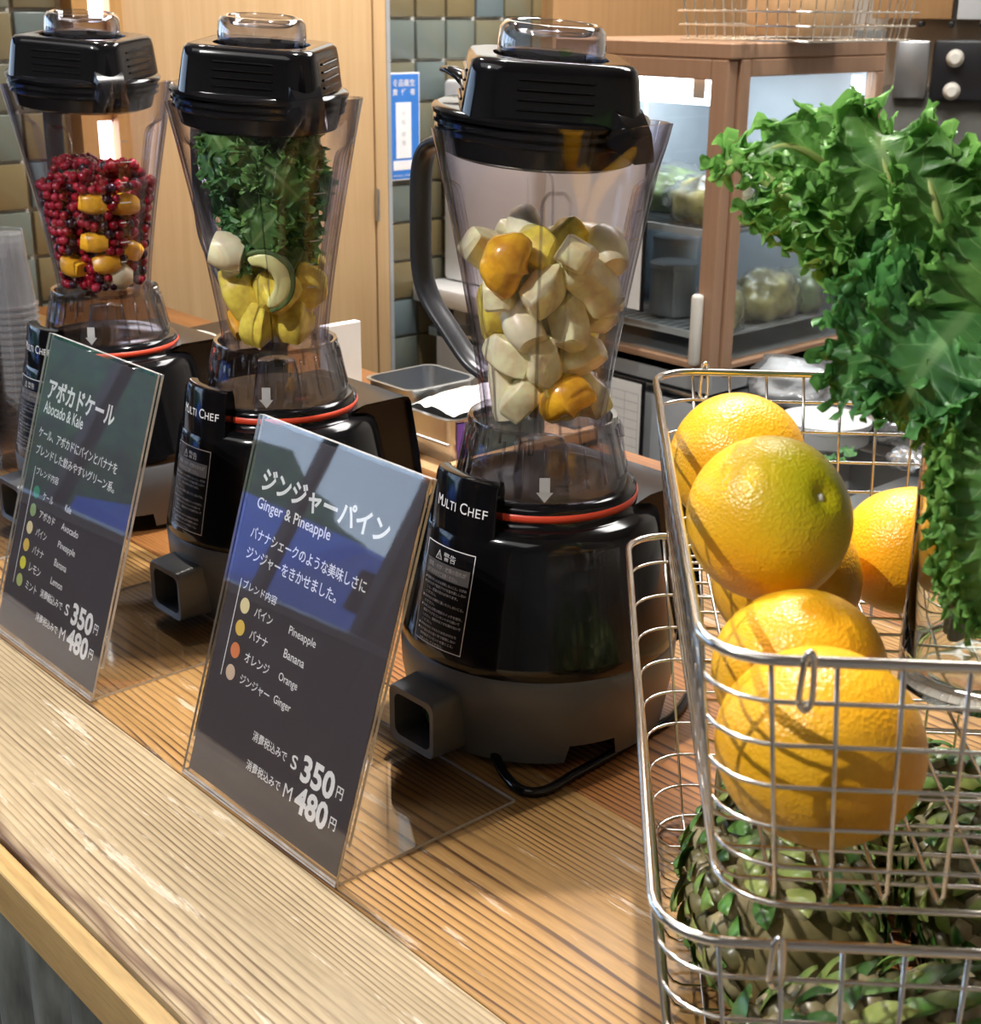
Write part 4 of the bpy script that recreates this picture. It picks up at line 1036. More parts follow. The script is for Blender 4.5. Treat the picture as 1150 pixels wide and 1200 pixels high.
# ------------------------------------------------------------------ wire baskets
U = Vector((-0.700, 0.714, 0)).normalized()      # away from the camera
V = Vector((0.714, 0.700, 0)).normalized()       # to the right
BF = Vector((-0.311, 0.390, 0))                  # front left corner of the rims
BL, BW = 0.452, 0.345
def bpt(u, v, z): return BF + U * u + V * v + Vector((0, 0, z))
def make_basket(lab, zb, zt, taper, ncell_z, wire_z0, clips, rr=0.0024, wr=0.00105, group='wire baskets stacked beside the menu stand', BF=BF, BL=BL, BW=BW):
    root = empty('wire_basket', BF + U * BL / 2 + V * BW / 2 + Vector((0, 0, zb))); tag(root, lab, 'basket', group)
    o0 = root.location.copy()
    def loc(p): return p - o0
    h = zt - zb
    def ring(z, rad=0.030, seg=6):
        k = (zt - z) / h * taper
        pts = rrect(BW / 2 - k, BL / 2 - k, rad, seg)
        return [loc(BF + U * (BL / 2 + y) + V * (BW / 2 + x) + Vector((0, 0, z))) for x, y in pts]
    mk('rim', *tube(ring(zt), rr, 10, True), 'chrome', root, True)
    step = (h - wire_z0) / ncell_z
    for i in range(ncell_z + 1):
        z = zb + wr + (h - wire_z0) * i / ncell_z
        if zt - z < 0.006: continue
        mk('wire_hoop', *tube(ring(z), wr if i else wr * 1.5, 6, True), 'chrome', root, True)
    def uwire(a, along_u):
        # a wire that runs down one wall, across the floor and up the other
        hx = (BL if along_u else BW) / 2
        k = taper
        pr = []
        top = hx; bot = hx - k; f = 0.010
        prof = [(-top, zt), (-top + k * 0.5, zt - h * 0.5), (-bot - 0.001, zb + f), (-bot + f * 0.35, zb + f * 0.3), (-bot + f, zb), (bot - f, zb), (bot - f * 0.35, zb + f * 0.3), (bot + 0.001, zb + f), (top - k * 0.5, zt - h * 0.5), (top, zt)]
        out = []
        for s, z in prof:
            kk = (zt - z) / h * taper; lim = (BW if along_u else BL) / 2 - kk
            aa = a * lim / ((BW if along_u else BL) / 2)
            out.append(loc(BF + U * (BL / 2 + (s if along_u else aa)) + V * (BW / 2 + (aa if along_u else s)) + Vector((0, 0, z))))
        mk('wire', *tube(out, wr, 6), 'chrome', root, True)
    nU = int(round((BW - 0.04) / 0.0253)); nV = int(round((BL - 0.04) / 0.0253))
    for i in range(nU + 1): uwire(-BW / 2 + 0.026 + 0.0253 * i if i < nU else BW / 2 - 0.022, True)
    for i in range(nV + 1): uwire(-BL / 2 + 0.022 + (BL - 0.044) * i / nV, False)
    # stacking clips: a doubled wire hook over the rim
    for (u, v, du, dv) in clips:
        pts = []
        out = U * du + V * dv; alng = Vector((-out.y, out.x, 0))
        base = BF + U * u + V * v
        for s, z, d in ((-0.8, zt - 0.017, 0.0015), (-0.8, zt - 0.008, 0.0030), (-0.5, zt + 0.003, 0.0036), (0, zt + 0.0055, 0.0036), (0.5, zt + 0.003, 0.0036), (0.8, zt - 0.008, 0.0030), (0.8, zt - 0.017, 0.0015), (0, zt - 0.0205, 0.0010), (-0.8, zt - 0.017, 0.0015)):
            pts.append(loc(base + alng * s * 0.0030 + out * d + Vector((0, 0, z))))
        mk('stacking_clip', *tube(catmull(pts, 4), 0.0014, 7), 'chrome', root, True)
    return root
make_basket('upper chrome wire basket holding the oranges and the glass of kale', 0.221, 0.343, 0.015, 5, 0.020, [(0.0, 0.040, -1, 0), (BL, 0.035, 1, 0)])
make_basket('lower chrome wire basket with pineapples, under the basket of oranges', 0.004, 0.219, 0.028, 8, 0.020, [(0.0, 0.050, -1, 0)], BF=BF - V * 0.013 - U * 0.008, BL=BL + 0.016, BW=BW + 0.013)

# ------------------------------------------------------------------ oranges
def make_orange(p, r_, green, stem_dir, lab, seed):
    bm = icos(r_, 5); off = Vector((seed * 5.3, 0, 0))
    for v in bm.verts:
        n_ = v.co.normalized(); k = 1 + 0.020 * noise.noise(n_ * 1.3 + off) ; v.co *= k
        if n_.z > 0: v.co.z -= 0.10 * r_ * math.exp(-((1 - n_.z) / 0.012))
        if n_.z < 0: v.co.z += 0.05 * r_ * math.exp(-((1 + n_.z) / 0.02))
        v.co.z *= 0.96
    o = from_bm('orange', bm, 'orange_peel_green' if green else 'orange_peel', None, True, auto=180)
    o.location = p; o.rotation_mode = 'QUATERNION'; o.rotation_quaternion = Vector(stem_dir).to_track_quat('Z', 'Y')
    tag(o, lab, 'orange', 'oranges in the upper basket')
    s = mk('stem_scar', *lathe([(0.0, 0.0016), (0.0013, 0.0015), (0.0022, 0.0006), (0.0034, 0.0002), (0.0040, -0.0015)], 10), 'cream_plastic' if green else 'kale_stem', o, True)
    s.location = (0, 0, r_ * 0.96 * 0.905)
    return o
right = V; tocam = lambda p: (Vector((0, 0, CH)) - p).normalized()
ORS = [  # px, py, depth, radius, green, stem direction (right, up, towards camera), label
    (857, 541, 0.875, 0.0425, False, (0.3, 0.2, -1), 'orange at the back of the upper basket, above the others'),
    (902, 611, 0.745, 0.0440, True, (0.62, 0.25, 0.75), 'greenish yellow orange with stem scar, on top of the others'),
    (1062, 645, 0.865, 0.0410, False, (0.2, -1, 0.1), 'orange at the right, partly behind the glass'),
    (942, 805, 0.680, 0.0430, False, (0, -1, 0.2), 'orange below the greenish one, behind the foremost'),
    (973, 911, 0.592, 0.0455, False, (-0.4, -0.8, 0.1), 'foremost orange, pressed against the front wires'),
    (911, 715, 0.805, 0.0435, False, (0, -1, 0), 'orange wedged beneath the greenish one'),
]
op = [(at(px, py, d)) for px, py, d, *_ in ORS]; orr = [o[3] for o in ORS]
WT = [0.5, 0.1, 0.5, 0.4, 0.3, 1.0]
for it in range(300):
    for i in range(len(op)):
        for j in range(i):
            d = op[i] - op[j]; m = orr[i] + orr[j] - 0.0008
            if d.length < m:
                c = d.normalized() * (m - d.length) / (WT[i] + WT[j]); op[i] = op[i] + c * WT[i]; op[j] = op[j] - c * WT[j]
    for i in range(len(op)):
        if op[i].z < 0.2235 + orr[i]: op[i].z = 0.2235 + orr[i]
        q = op[i] - BF; u = q.dot(U); v = q.dot(V); lim = orr[i] + 0.0030 + 0.015 * max(0.0, 0.335 - op[i].z) / 0.12
        if u < lim: op[i] += U * (lim - u)
        if v < lim: op[i] += V * (lim - v)
        if u > BL - lim: op[i] -= U * (u - BL + lim)
for o_, p_ in zip(ORS, op): print('orange', o_[:3], [round(x, 3) for x in (p_ - at(*o_[:3]))])
for (px, py, d, r_, g, sd, lab), p, k in zip(ORS, op, range(9)):
    cx = Vector(RW @ Vector((1, 0, 0))); tc = tocam(p); up = tc.cross(cx).normalized()
    make_orange(p, r_, g, cx * sd[0] + up * sd[1] + tc * sd[2], lab, k)

# ------------------------------------------------------------------ glass with kale
GC = at(1146, 828, 0.79); GC.z = 0.2235
gr = 0.046; gh = 0.150
prof = [(0.0, 0.0), (gr - 0.006, 0.0), (gr - 0.001, 0.003), (gr, 0.010), (gr, gh - 0.001), (gr - 0.0012, gh), (gr - 0.0024, gh - 0.001), (gr - 0.0026, 0.022), (gr - 0.006, 0.015), (0.0, 0.013)]
gl = mk('drinking_glass', *lathe(prof, 96), 'table_glass', None, True, loc=GC, auto=50)
tag(gl, 'clear straight glass holding the bunch of kale in the upper basket', 'glass')
GT = GC + Vector((0, 0, gh)); GB = GC + Vector((0, 0, 0.03))
def leaf(lab, pts, W, nrm, seed, mat='kale_green', amp=0.0118, cup=0.2, freq=12, stalk=True, sr=0.0055, **kw):
    P_ = [at(*p) for p in pts]; p0 = P_[0]
    c = at(pts[len(pts) // 2][0], pts[len(pts) // 2][1], pts[len(pts) // 2][2]); tc = tocam(c)
    cx = Vector(RW @ Vector((1, 0, 0))); up = tc.cross(cx).normalized()
    n_ = cx * nrm[0] + up * nrm[1] + tc * nrm[2]
    rr = random.Random(seed); a = rr.uniform(0, 6.3)
    st = [GB + Vector((0.02 * math.cos(a), 0.02 * math.sin(a), 0)), GT + Vector((0.022 * math.cos(a), 0.022 * math.sin(a), 0.0))]
    o = kale_leaf('kale_leaf', P_, W, n_, seed, mat, 340, 72, amp, cup, freq, stem=st if stalk else None, stem_r=sr, **kw)
    tag(o, lab, 'kale', 'kale leaves in the glass'); return o
leaf('curly kale leaf reaching furthest left, its pale stalk showing', [(1025, 312, 0.735), (965, 255, 0.745), (905, 215, 0.76), (862, 190, 0.75), (838, 205, 0.75)], 0.036, (-0.25, 0.75, 0.6), 3, amp=0.0104, freq=13, sr=0.010)
leaf('curly kale leaf arching up and left above the pale stalk', [(1060, 320, 0.80), (1010, 250, 0.76), (970, 195, 0.74), (925, 170, 0.73), (885, 180, 0.735)], 0.042, (0.1, 0.35, 0.9), 7, amp=0.0111, freq=13)
leaf('large kale leaf at the top of the bunch', [(1105, 350, 0.77), (1070, 270, 0.73), (1045, 210, 0.715), (1030, 165, 0.72), (1035, 155, 0.74)], 0.052, (0.1, 0.1, 1), 12, amp=0.0111, freq=13)
leaf('kale leaf leaning right at the upper edge of the bunch', [(1130, 400, 0.76), (1110, 300, 0.72), (1095, 230, 0.71), (1075, 165, 0.72)], 0.044, (0.3, 0.1, 1), 19, amp=0.0111, freq=12)
leaf('pale-veined kale leaf at the right edge of the photo', [(1150, 520, 0.74), (1165, 400, 0.70), (1160, 310, 0.69), (1150, 240, 0.71)], 0.052, (0.1, 0.15, 1), 23, amp=0.0104, freq=12)
leaf('dark kale leaf drooping left over the basket', [(1120, 330, 0.74), (1075, 370, 0.70), (1030, 410, 0.69), (1000, 440, 0.70), (985, 470, 0.71)], 0.046, (-0.1, 0.3, 1), 31, 'kale_deep', amp=0.0111, freq=12, stalk=False)
leaf('dark kale leaf at the left of the bunch under the pale stalk', [(1080, 330, 0.76), (1040, 340, 0.735), (1005, 345, 0.73), (980, 355, 0.74)], 0.040, (0, 0.2, 1), 37, 'kale_deep', amp=0.0118, freq=10, stalk=False)
leaf('broad kale leaf hanging over the middle of the bunch', [(1150, 350, 0.71), (1105, 400, 0.67), (1075, 445, 0.67), (1050, 490, 0.69)], 0.050, (-0.1, 0.1, 1), 43, 'kale_deep', amp=0.0104, freq=10, stalk=False)
leaf('kale leaf hanging down in front of the glass', [(1150, 470, 0.70), (1143, 560, 0.68), (1132, 640, 0.68), (1140, 710, 0.69), (1145, 740, 0.70)], 0.025, (0, -0.1, 1), 47, amp=0.0089, freq=13)
leaf('kale leaf at the right edge hanging beside the glass', [(1185, 480, 0.68), (1175, 560, 0.66), (1165, 650, 0.66), (1160, 740, 0.67)], 0.034, (0, -0.1, 1), 53, amp=0.0096, freq=12)
leaf('inner kale leaf behind the leaning ones', [(1110, 400, 0.80), (1120, 290, 0.79), (1150, 230, 0.79), (1170, 200, 0.8)], 0.050, (0, 0.1, 1), 59, amp=0.0104, freq=12)
leaf('inner kale leaf at the centre of the bunch', [(1100, 430, 0.79), (1070, 340, 0.78), (1040, 260, 0.78), (1030, 210, 0.78)], 0.050, (0, 0.1, 1), 61, 'kale_deep', amp=0.0104, freq=12)
leaf('dark kale leaf resting over the back rim of the basket', [(1140, 440, 0.76), (1090, 450, 0.75), (1040, 455, 0.75), (1000, 450, 0.76)], 0.034, (0, 0.4, 1), 67, 'kale_deep', amp=0.0096, freq=12, stalk=False)

# ------------------------------------------------------------------ pineapples in the lower basket
plain('pine_skin', (0.20, 0.16, 0.06), 0.6, var=0.5, nscale=30, bmp=0.5)
def eyemat(name, a, b_, c):
    m, t, p = nt(name); oi = N(t, 'ShaderNodeObjectInfo')
    ad = N(t, 'ShaderNodeMath', operation='MULTIPLY_ADD'); ad.inputs[1].default_value = 0.6
    L(t, noise_tex(t, 130, 4, objvec(t), 0.6), ad.inputs[0]); L(t, oi.outputs['Random'], ad.inputs[2])
    mr = N(t, 'ShaderNodeMath', operation='MULTIPLY'); L(t, ad.outputs[0], mr.inputs[0]); mr.inputs[1].default_value = 0.62
    L(t, ramp(t, mr.outputs[0], [(0.15, a), (0.45, b_), (0.85, c)]), p.inputs['Base Color']); p.inputs['Roughness'].default_value = 0.32
eyemat('pine_eye', (0.08, 0.08, 0.03), (0.24, 0.20, 0.09), (0.48, 0.40, 0.24))
eyemat('pine_bract', (0.02, 0.07, 0.015), (0.09, 0.22, 0.04), (0.40, 0.44, 0.12))
def make_pineapple(c, axis, L_, r_, lab, seed, crown=True):
    root = empty('pineapple', c); root.rotation_mode = 'QUATERNION'; root.rotation_quaternion = Vector(axis).to_track_quat('Z', 'Y')
    tag(root, lab, 'pineapple', 'pineapples in the lower basket')
    prof = [(0.0, -L_ / 2)] + [(r_ * 0.92 * math.sin(PI * (0.06 + 0.88 * k / 10)) ** 0.45, -L_ / 2 + L_ * k / 10) for k in range(0, 11)] + [(0, L_ / 2)]
    mk('fruit_body', *lathe(prof, 32), 'pine_skin', root, True)
    # one eye: raised hexagonal cushion; one bract: pointed scale
    hx = [(math.cos(PI / 3 * i + PI / 6), math.sin(PI / 3 * i + PI / 6)) for i in range(6)]
    s = 0.0094
    vs = [(x * s, y * s, 0) for x, y in hx] + [(x * s * 0.72, y * s * 0.72, 0.0050) for x, y in hx] + [(0, 0.001, 0.0070)]
    fs = [(i, (i + 1) % 6, 6 + (i + 1) % 6, 6 + i) for i in range(6)] + [(6 + i, 6 + (i + 1) % 6, 12) for i in range(6)]
    me_e = mk('eye', vs, fs, 'pine_eye', root, True)
    vs = []; fs = []
    for q in range(7):
        t_ = q / 6; wv = 0.0066 * (math.sin(PI * (0.22 + 0.78 * t_)) ** 0.8); yy = -0.008 + 0.022 * t_; zz = 0.0035 + 0.0085 * math.sin(PI * 0.62 * t_)
        vs += [(-wv, yy - 0.001, zz - 0.002), (0, yy, zz), (wv, yy - 0.001, zz - 0.002)]
    for q in range(6): k0 = q * 3; fs += [(k0, k0 + 1, k0 + 4, k0 + 3), (k0 + 1, k0 + 2, k0 + 5, k0 + 4)]
    me_b = mk('bract', vs, fs, 'pine_bract', root, True)
    rg = random.Random(seed); used = False; n = 0; j = 0; z = -L_ / 2 + 0.012
    while z < L_ / 2 - 0.008:
        k = (z + L_ / 2) / L_; rr = r_ * 0.92 * math.sin(PI * (0.06 + 0.88 * k)) ** 0.45; m = max(4, int(2 * PI * rr / 0.0180))
        for i in range(m):
            a = 2 * PI * (i + 0.5 * (j % 2)) / m + 0.1 * j; p = Vector((rr * math.cos(a), rr * math.sin(a), z))
            dz = 0.01; k2 = (z + dz + L_ / 2) / L_; r2 = r_ * 0.92 * max(0.01, math.sin(PI * min(0.97, 0.06 + 0.88 * k2))) ** 0.45
            tz = Vector(((r2 - rr) * math.cos(a), (r2 - rr) * math.sin(a), dz)).normalized(); ta = Vector((-math.sin(a), math.cos(a), 0)); nn = ta.cross(tz)
            Mo = Matrix((ta, tz, nn)).transposed().to_4x4(); Mo.translation = p - nn * 0.001
            for src in (me_e, me_b):
                if not used: o = src
                else: o = src.copy(); COL.objects.link(o)
                o.parent = root; o.matrix_local = Mo @ Matrix.Rotation(rg.uniform(-0.55, 0.55), 4, 'Z') @ Matrix.Rotation(rg.uniform(-0.25, 0.25), 4, 'X') @ Matrix.Scale(rg.uniform(0.85, 1.2), 4)
            used = True
        j += 1; z += 0.0148
    if crown:
        for i in range(22):
            a = i * 2.4; k = i / 22; ln = 0.035 + 0.035 * (1 - abs(k - 0.5)); sp_ = 0.9 - 0.75 * k
            d = Vector((math.cos(a) * sp_, math.sin(a) * sp_, 1 - 0.4 * (1 - k))).normalized()
            b0 = Vector((math.cos(a) * 0.012, math.sin(a) * 0.012, L_ / 2 - 0.004 + 0.012 * k)); sd = Vector((-math.sin(a), math.cos(a), 0))
            vs = []
            for q in range(6):
                t_ = q / 5; c0 = b0 + d * ln * t_ + Vector((math.cos(a), math.sin(a), -0.2)) * 0.016 * t_ * t_; wv = 0.0085 * (1 - t_) ** 0.7
                vs += [c0 - sd * wv, c0 - d * 0 + Vector((0, 0, -0.002)) * (1 - t_), c0 + sd * wv]
            fs = []
            for q in range(5): k0 = q * 3; fs += [(k0, k0 + 1, k0 + 4, k0 + 3), (k0 + 1, k0 + 2, k0 + 5, k0 + 4)]
            mk('crown_leaf', vs, fs, 'green_bit', root, True)
    return root
make_pineapple(bpt(0.240, 0.080, 0.070), U * -1 + V * 0.05, 0.165, 0.058, 'pineapple lying along the left wires of the lower basket', 1, False)
make_pineapple(bpt(0.082, 0.125, 0.068), V + U * 0.04, 0.185, 0.058, 'foremost pineapple lying across the front of the lower basket', 2, True)
make_pineapple(bpt(0.235, 0.215, 0.069), V * 0.2 - U, 0.165, 0.056, 'pineapple at the right of the lower basket behind the foremost one', 3, False)
make_pineapple(bpt(0.378, 0.150, 0.056), V, 0.190, 0.046, 'small pineapple lying across the back of the lower basket', 4, False)

# ------------------------------------------------------------------ clear cups at the left edge
cp0 = None
def make_cup():
    prof = [(0.026, 0.0), (0.0265, -0.001), (0.0272, 0.001), (0.029, 0.030), (0.0345, 0.088), (0.0352, 0.092), (0.0375, 0.0925), (0.0380, 0.0945), (0.0370, 0.096), (0.0345, 0.0955), (0.0338, 0.088), (0.0265, 0.004), (0.0, 0.004)]
    prof = [(r_, -z) for r_, z in prof]      # mouth down
    return mk('plastic_cup', *lathe(prof, 40), 'cup_plastic', None, True, auto=50)
cup0 = make_cup(); ncup = 0
for sx, (cpx, cpy, cd, nn_) in enumerate([(22, 470, 1.86, 24), (-42, 470, 1.80, 24)]):
    base = at(cpx, cpy, cd)
    for k in range(nn_):
        o = cup0 if ncup == 0 else cup0.copy()
        if ncup: COL.objects.link(o)
        o.location = (base.x, base.y, 0.101 + 0.0088 * k); ncup += 1
        tag(o, 'clear plastic cup nested upside down in the ' + ('stack beside the far left blender' if sx == 0 else 'stack cut by the left edge'), 'cup', 'nested clear cups, ' + ('right' if sx == 0 else 'left') + ' stack')

# ------------------------------------------------------------------ tray and steel pans
tr = tag(empty('serving_tray', gp(505, 548, 0)), 'light wooden tray under the small steel pans', 'tray')
tr.rotation_euler = (0, 0, R(0))
box('tray_base', (-0.03, 0.09, 0.012), (0.24, 0.27, 0.016), 'tray_wood', tr, 0.003)
box('tray_edge', (0.083, 0.09, 0.020), (0.014, 0.27, 0.028), 'tray_wood', tr, 0.003)
box('tray_edge', (-0.143, 0.09, 0.020), (0.014, 0.27, 0.028), 'tray_wood', tr, 0.003)
def pan(name, c, hx, hy, h, lab, lid=False):
    root = tag(empty(name, c), lab, 'container')
    rings = []
    for k, z in ((0.86, 0.0), (0.90, 0.004), (0.97, h * 0.6), (1.0, h - 0.002), (1.07, h), (1.07, h + 0.001), (0.98, h + 0.001), (0.95, h * 0.6), (0.85, 0.004)):
        rings.append([(x * k, y * k, z) for x, y in rrect(hx, hy, min(hx, hy) * 0.35, 5)])
    mk('pan_body', *loft(rings, cap0=True, cap1=True), 'steel', root, True, auto=50)
    return root
tb = tr.location
pan('steel_pan', (tb.x - 0.088, tb.y + 0.055, 0.021), 0.050, 0.058, 0.075, 'open steel pan at the back left of the wooden tray')
p2 = pan('steel_pan', (tb.x + 0.022, tb.y + 0.062, 0.021), 0.048, 0.085, 0.062, 'steel pan with white wrapped packet on the wooden tray')
p2.children[0].data.materials[0] = MATS['steel']
vs, fs = [], []
for j in range(13):
    for i in range(17):
        x = -0.044 + 0.088 * j / 12; y = -0.078 + 0.156 * i / 16
        vs.append((x, y, 0.004 + 0.014 * (1 - (abs(x) / 0.046) ** 2) * (1 - (abs(y) / 0.08) ** 4) + 0.007 * noise.noise(Vector((x * 60, y * 60, 1)))))
for j in range(12):
    for i in range(16): k = j * 17 + i; fs.append((k, k + 17, k + 18, k + 1))
wr = mk('wrapped_packet', vs, fs, 'white_paper', None, True, loc=(tb.x + 0.022, tb.y + 0.062, 0.0835)); tag(wr, 'white plastic-wrapped packet lying on the front steel pan', 'packet')
box('printed_strip', (0.0505, -0.070, 0.034), (0.0015, 0.016, 0.046), 'violet_print', p2)
box('front_label', (0.0505, 0.010, 0.034), (0.0015, 0.130, 0.046), 'teal_print', p2)
# clear partition behind the middle blender
pa = box('acrylic_screen', (0, 0, 0), (0.22, 0.004, 0.105), 'acrylic', None); pa.location = (-1.28, 0.985, 0.053)
tag(pa, 'low clear acrylic screen standing behind the middle blender', 'screen')
box('screen_top_edge', (0, 0, 0.0535), (0.22, 0.0042, 0.002), 'acrylic_edge', pa)
# white card and small tools between the left blenders
cd = box('paper_card', (0, 0, 0), (0.012, 0.055, 0.10), 'white_paper', None, 0.001, 1); q_ = at(400, 430, 1.75); cd.location = (q_.x, q_.y, 0.155)
tag(cd, 'blank white card standing behind the middle blender', 'card')
st = box('card_block', (0, 0, -0.105), (0.07, 0.085, 0.105), 'tray_wood', cd, 0.002)
cd.location.z = 0.158
bd = box('black_board', (0, 0, 0), (0.16, 0.28, 0.012), 'soft_black', None, 0.002); q_ = at(212, 393, 1.95); bd.location = (q_.x, q_.y + 0.03, 0.125); bd.rotation_euler = (0, 0, R(10))
tag(bd, 'flat black tray lying behind the far left blender', 'tray')
box('support_block', (0, 0, -0.065), (0.12, 0.22, 0.118), 'soft_black', bd, 0.002)
sc_ = empty('kitchen_scissors', (bd.location.x - 0.0, bd.location.y - 0.02, 0.135)); tag(sc_, 'scissors with pale peach handles lying on the black tray', 'scissors')
for s in (-1, 1):
    pts = [(0.03 * math.cos(t_) + s * 0.0, s * 0.022 + 0.014 * math.sin(t_), 0.002) for t_ in [2 * PI * i / 20 for i in range(20)]]
    mk('finger_loop', *tube(pts, 0.004, 8, True), 'cream_plastic', sc_, True)
mk('cutting_blades', *tube([(-0.03, 0, 0.003), (-0.07, 0, 0.003), (-0.10, 0, 0.003)], [0.006, 0.004, 0.001], 8, ell=(1, 0.4)), 'steel', sc_, True)

# ------------------------------------------------------------------ blue hygiene plate on the tiles
pl = box('hygiene_plate', (0, 0, 0), (0.004, 0.0965, 0.246), 'print_white', None, 0.001, 1); pl.location = (XW + 0.012, 2.138, 0.302)
tag(pl, 'blue and white food hygiene manager plate on the tiled wall', 'sign')
box('blue_field', (0.0022, 0, 0), (0.001, 0.090, 0.239), 'plate_blue', pl)
box('name_strip', (0.0030, -0.002, -0.008), (0.001, 0.046, 0.128), 'print_white', pl, 0.0004, 1)
box('date_strip', (0.0030, -0.002, -0.088), (0.001, 0.064, 0.022), 'print_white', pl, 0.0004, 1)
def wall_text(s, u0, v0, u1, v1, mat, b_=0.0, name='lettering'):
    v, f = text_mesh(s, u0, v0, u1, v1, b_); return mk(name, [(0.0038, u, z) for u, z in v], f, mat, pl)
wall_text('食品衛生', -0.034, 0.092, 0.033, 0.108, 'print_white', 0.008)
wall_text('責', -0.034, 0.072, -0.019, 0.087, 'print_white', 0.008); wall_text('任', -0.008, 0.072, 0.007, 0.087, 'print_white', 0.008); wall_text('者', 0.018, 0.072, 0.033, 0.087, 'print_white', 0.008)
for s, z in (('小', 0.026), ('松', 0.006), ('郁', -0.022), ('恵', -0.042)): wall_text(s, -0.008, z, 0.004, z + 0.011, 'faint_print')
wall_text('一般社団法人 食品衛生協会', -0.040, -0.114, 0.040, -0.109, 'print_white')

# ------------------------------------------------------------------ corner display fridge
FX, FY, FZ0, FZ1 = -1.747, 2.158, -0.16, 0.514; FWX, FWY = 0.47, 0.505
fr = tag(empty('display_fridge', (FX - FWX / 2, FY + FWY / 2, FZ0)), 'wood-framed glass display fridge with lit shelves of bagged produce', 'fridge')
fo = fr.location
def fbox(name, x0, x1, y0, y1, z0, z1, mat, par=None, bev=0.0):
    c = Vector(((x0 + x1) / 2, (y0 + y1) / 2, (z0 + z1) / 2)) - fo; o = box(name, (0, 0, 0), (x1 - x0, y1 - y0, z1 - z0), mat, par or fr, bev, 1); o.location = c if par is None else c - par.location; return o
x0 = FX - FWX
fbox('top_panel', x0, FX, FY, FY + FWY, FZ1 - 0.03, FZ1, 'fridge_wood', None, 0.003)
fbox('floor_panel', x0, FX, FY, FY + FWY, FZ0, FZ0 + 0.05, 'steel_satin', None, 0.003)
fbox('back_panel', x0 + 0.01, FX - 0.03, FY + FWY - 0.02, FY + FWY, FZ0 + 0.05, FZ1 - 0.03, 'fridge_liner')
fbox('side_panel', x0, x0 + 0.02, FY + 0.03, FY + FWY, FZ0 + 0.05, FZ1 - 0.03, 'fridge_liner')
d1_ = fbox('door', FX - 0.048, FX - 0.006, FY, FY + 0.030, FZ0 + 0.03, FZ1 - 0.03, 'fridge_wood', None, 0.003)
def dbox(name, *a): return fbox(name, *a, d1_) if False else fbox(name, *a)
fbox('door_rail', x0 + 0.03, FX - 0.048, FY, FY + 0.028, FZ1 - 0.068, FZ1 - 0.031, 'fridge_wood', None, 0.002)
fbox('door_rail', x0 + 0.03, FX - 0.048, FY, FY + 0.028, FZ0 + 0.03, FZ0 + 0.06, 'fridge_wood', None, 0.002)
fbox('door_stile', x0, x0 + 0.04, FY, FY + 0.028, FZ0 + 0.03, FZ1 - 0.031, 'fridge_wood', None, 0.002)
fbox('glass_pane', x0 + 0.04, FX - 0.048, FY + 0.010, FY + 0.014, FZ0 + 0.06, FZ1 - 0.068, 'pane_glass')
hh = box('door_handle', (0, 0, 0), (0.022, 0.022, 0.145), 'cream_plastic', fr, 0.008, 3); hh.location = Vector((FX - 0.037, FY - 0.012, -0.030)) - fo
fbox('corner_post', FX - 0.026, FX, FY + 0.032, FY + 0.062, FZ0 + 0.03, FZ1 - 0.03, 'fridge_wood', None, 0.002)
fbox('side_rail', FX - 0.026, FX, FY + 0.062, FY + FWY, FZ1 - 0.062, FZ1 - 0.030, 'fridge_wood', None, 0.002)
fbox('side_rail', FX - 0.026, FX, FY + 0.062, FY + FWY, FZ0 + 0.03, FZ0 + 0.058, 'fridge_wood', None, 0.002)
fbox('rear_post', FX - 0.026, FX, FY + FWY - 0.026, FY + FWY, FZ0 + 0.058, FZ1 - 0.062, 'fridge_wood', None, 0.002)
fbox('glass_pane', FX - 0.015, FX - 0.011, FY + 0.062, FY + FWY - 0.026, FZ0 + 0.058, FZ1 - 0.062, 'pane_glass')
fbox('light_panel', x0 + 0.05, FX - 0.058, FY + 0.045, FY + 0.060, FZ1 - 0.118, FZ1 - 0.040, 'glow_panel')
fbox('light_strip', FX - 0.045, FX - 0.030, FY + FWY - 0.050, FY + FWY - 0.036, 0.16, FZ1 - 0.07, 'glow_panel')
stk = fbox('care_sticker', FX - 0.125, FX - 0.095, FY + 0.0425, FY + 0.044, FZ1 - 0.106, FZ1 - 0.062, 'sticker_white')
for zsh in (0.150, -0.060):
    sh = fbox('shelf', x0 + 0.03, FX - 0.05, FY + 0.065, FY + FWY - 0.03, zsh - 0.003, zsh, 'pane_glass' if zsh > 0 else 'steel_satin')
    fbox('shelf_front', x0 + 0.03, FX - 0.05, FY + 0.060, FY + 0.066, zsh - 0.010, zsh + 0.004, 'white_plastic')
    for k in range(16):
        xx = x0 + 0.05 + k * (FWX - 0.12) / 15; o = fbox('shelf_wire', xx - 0.0015, xx + 0.0015, FY + 0.066, FY + FWY - 0.03, zsh, zsh + 0.003, 'steel')
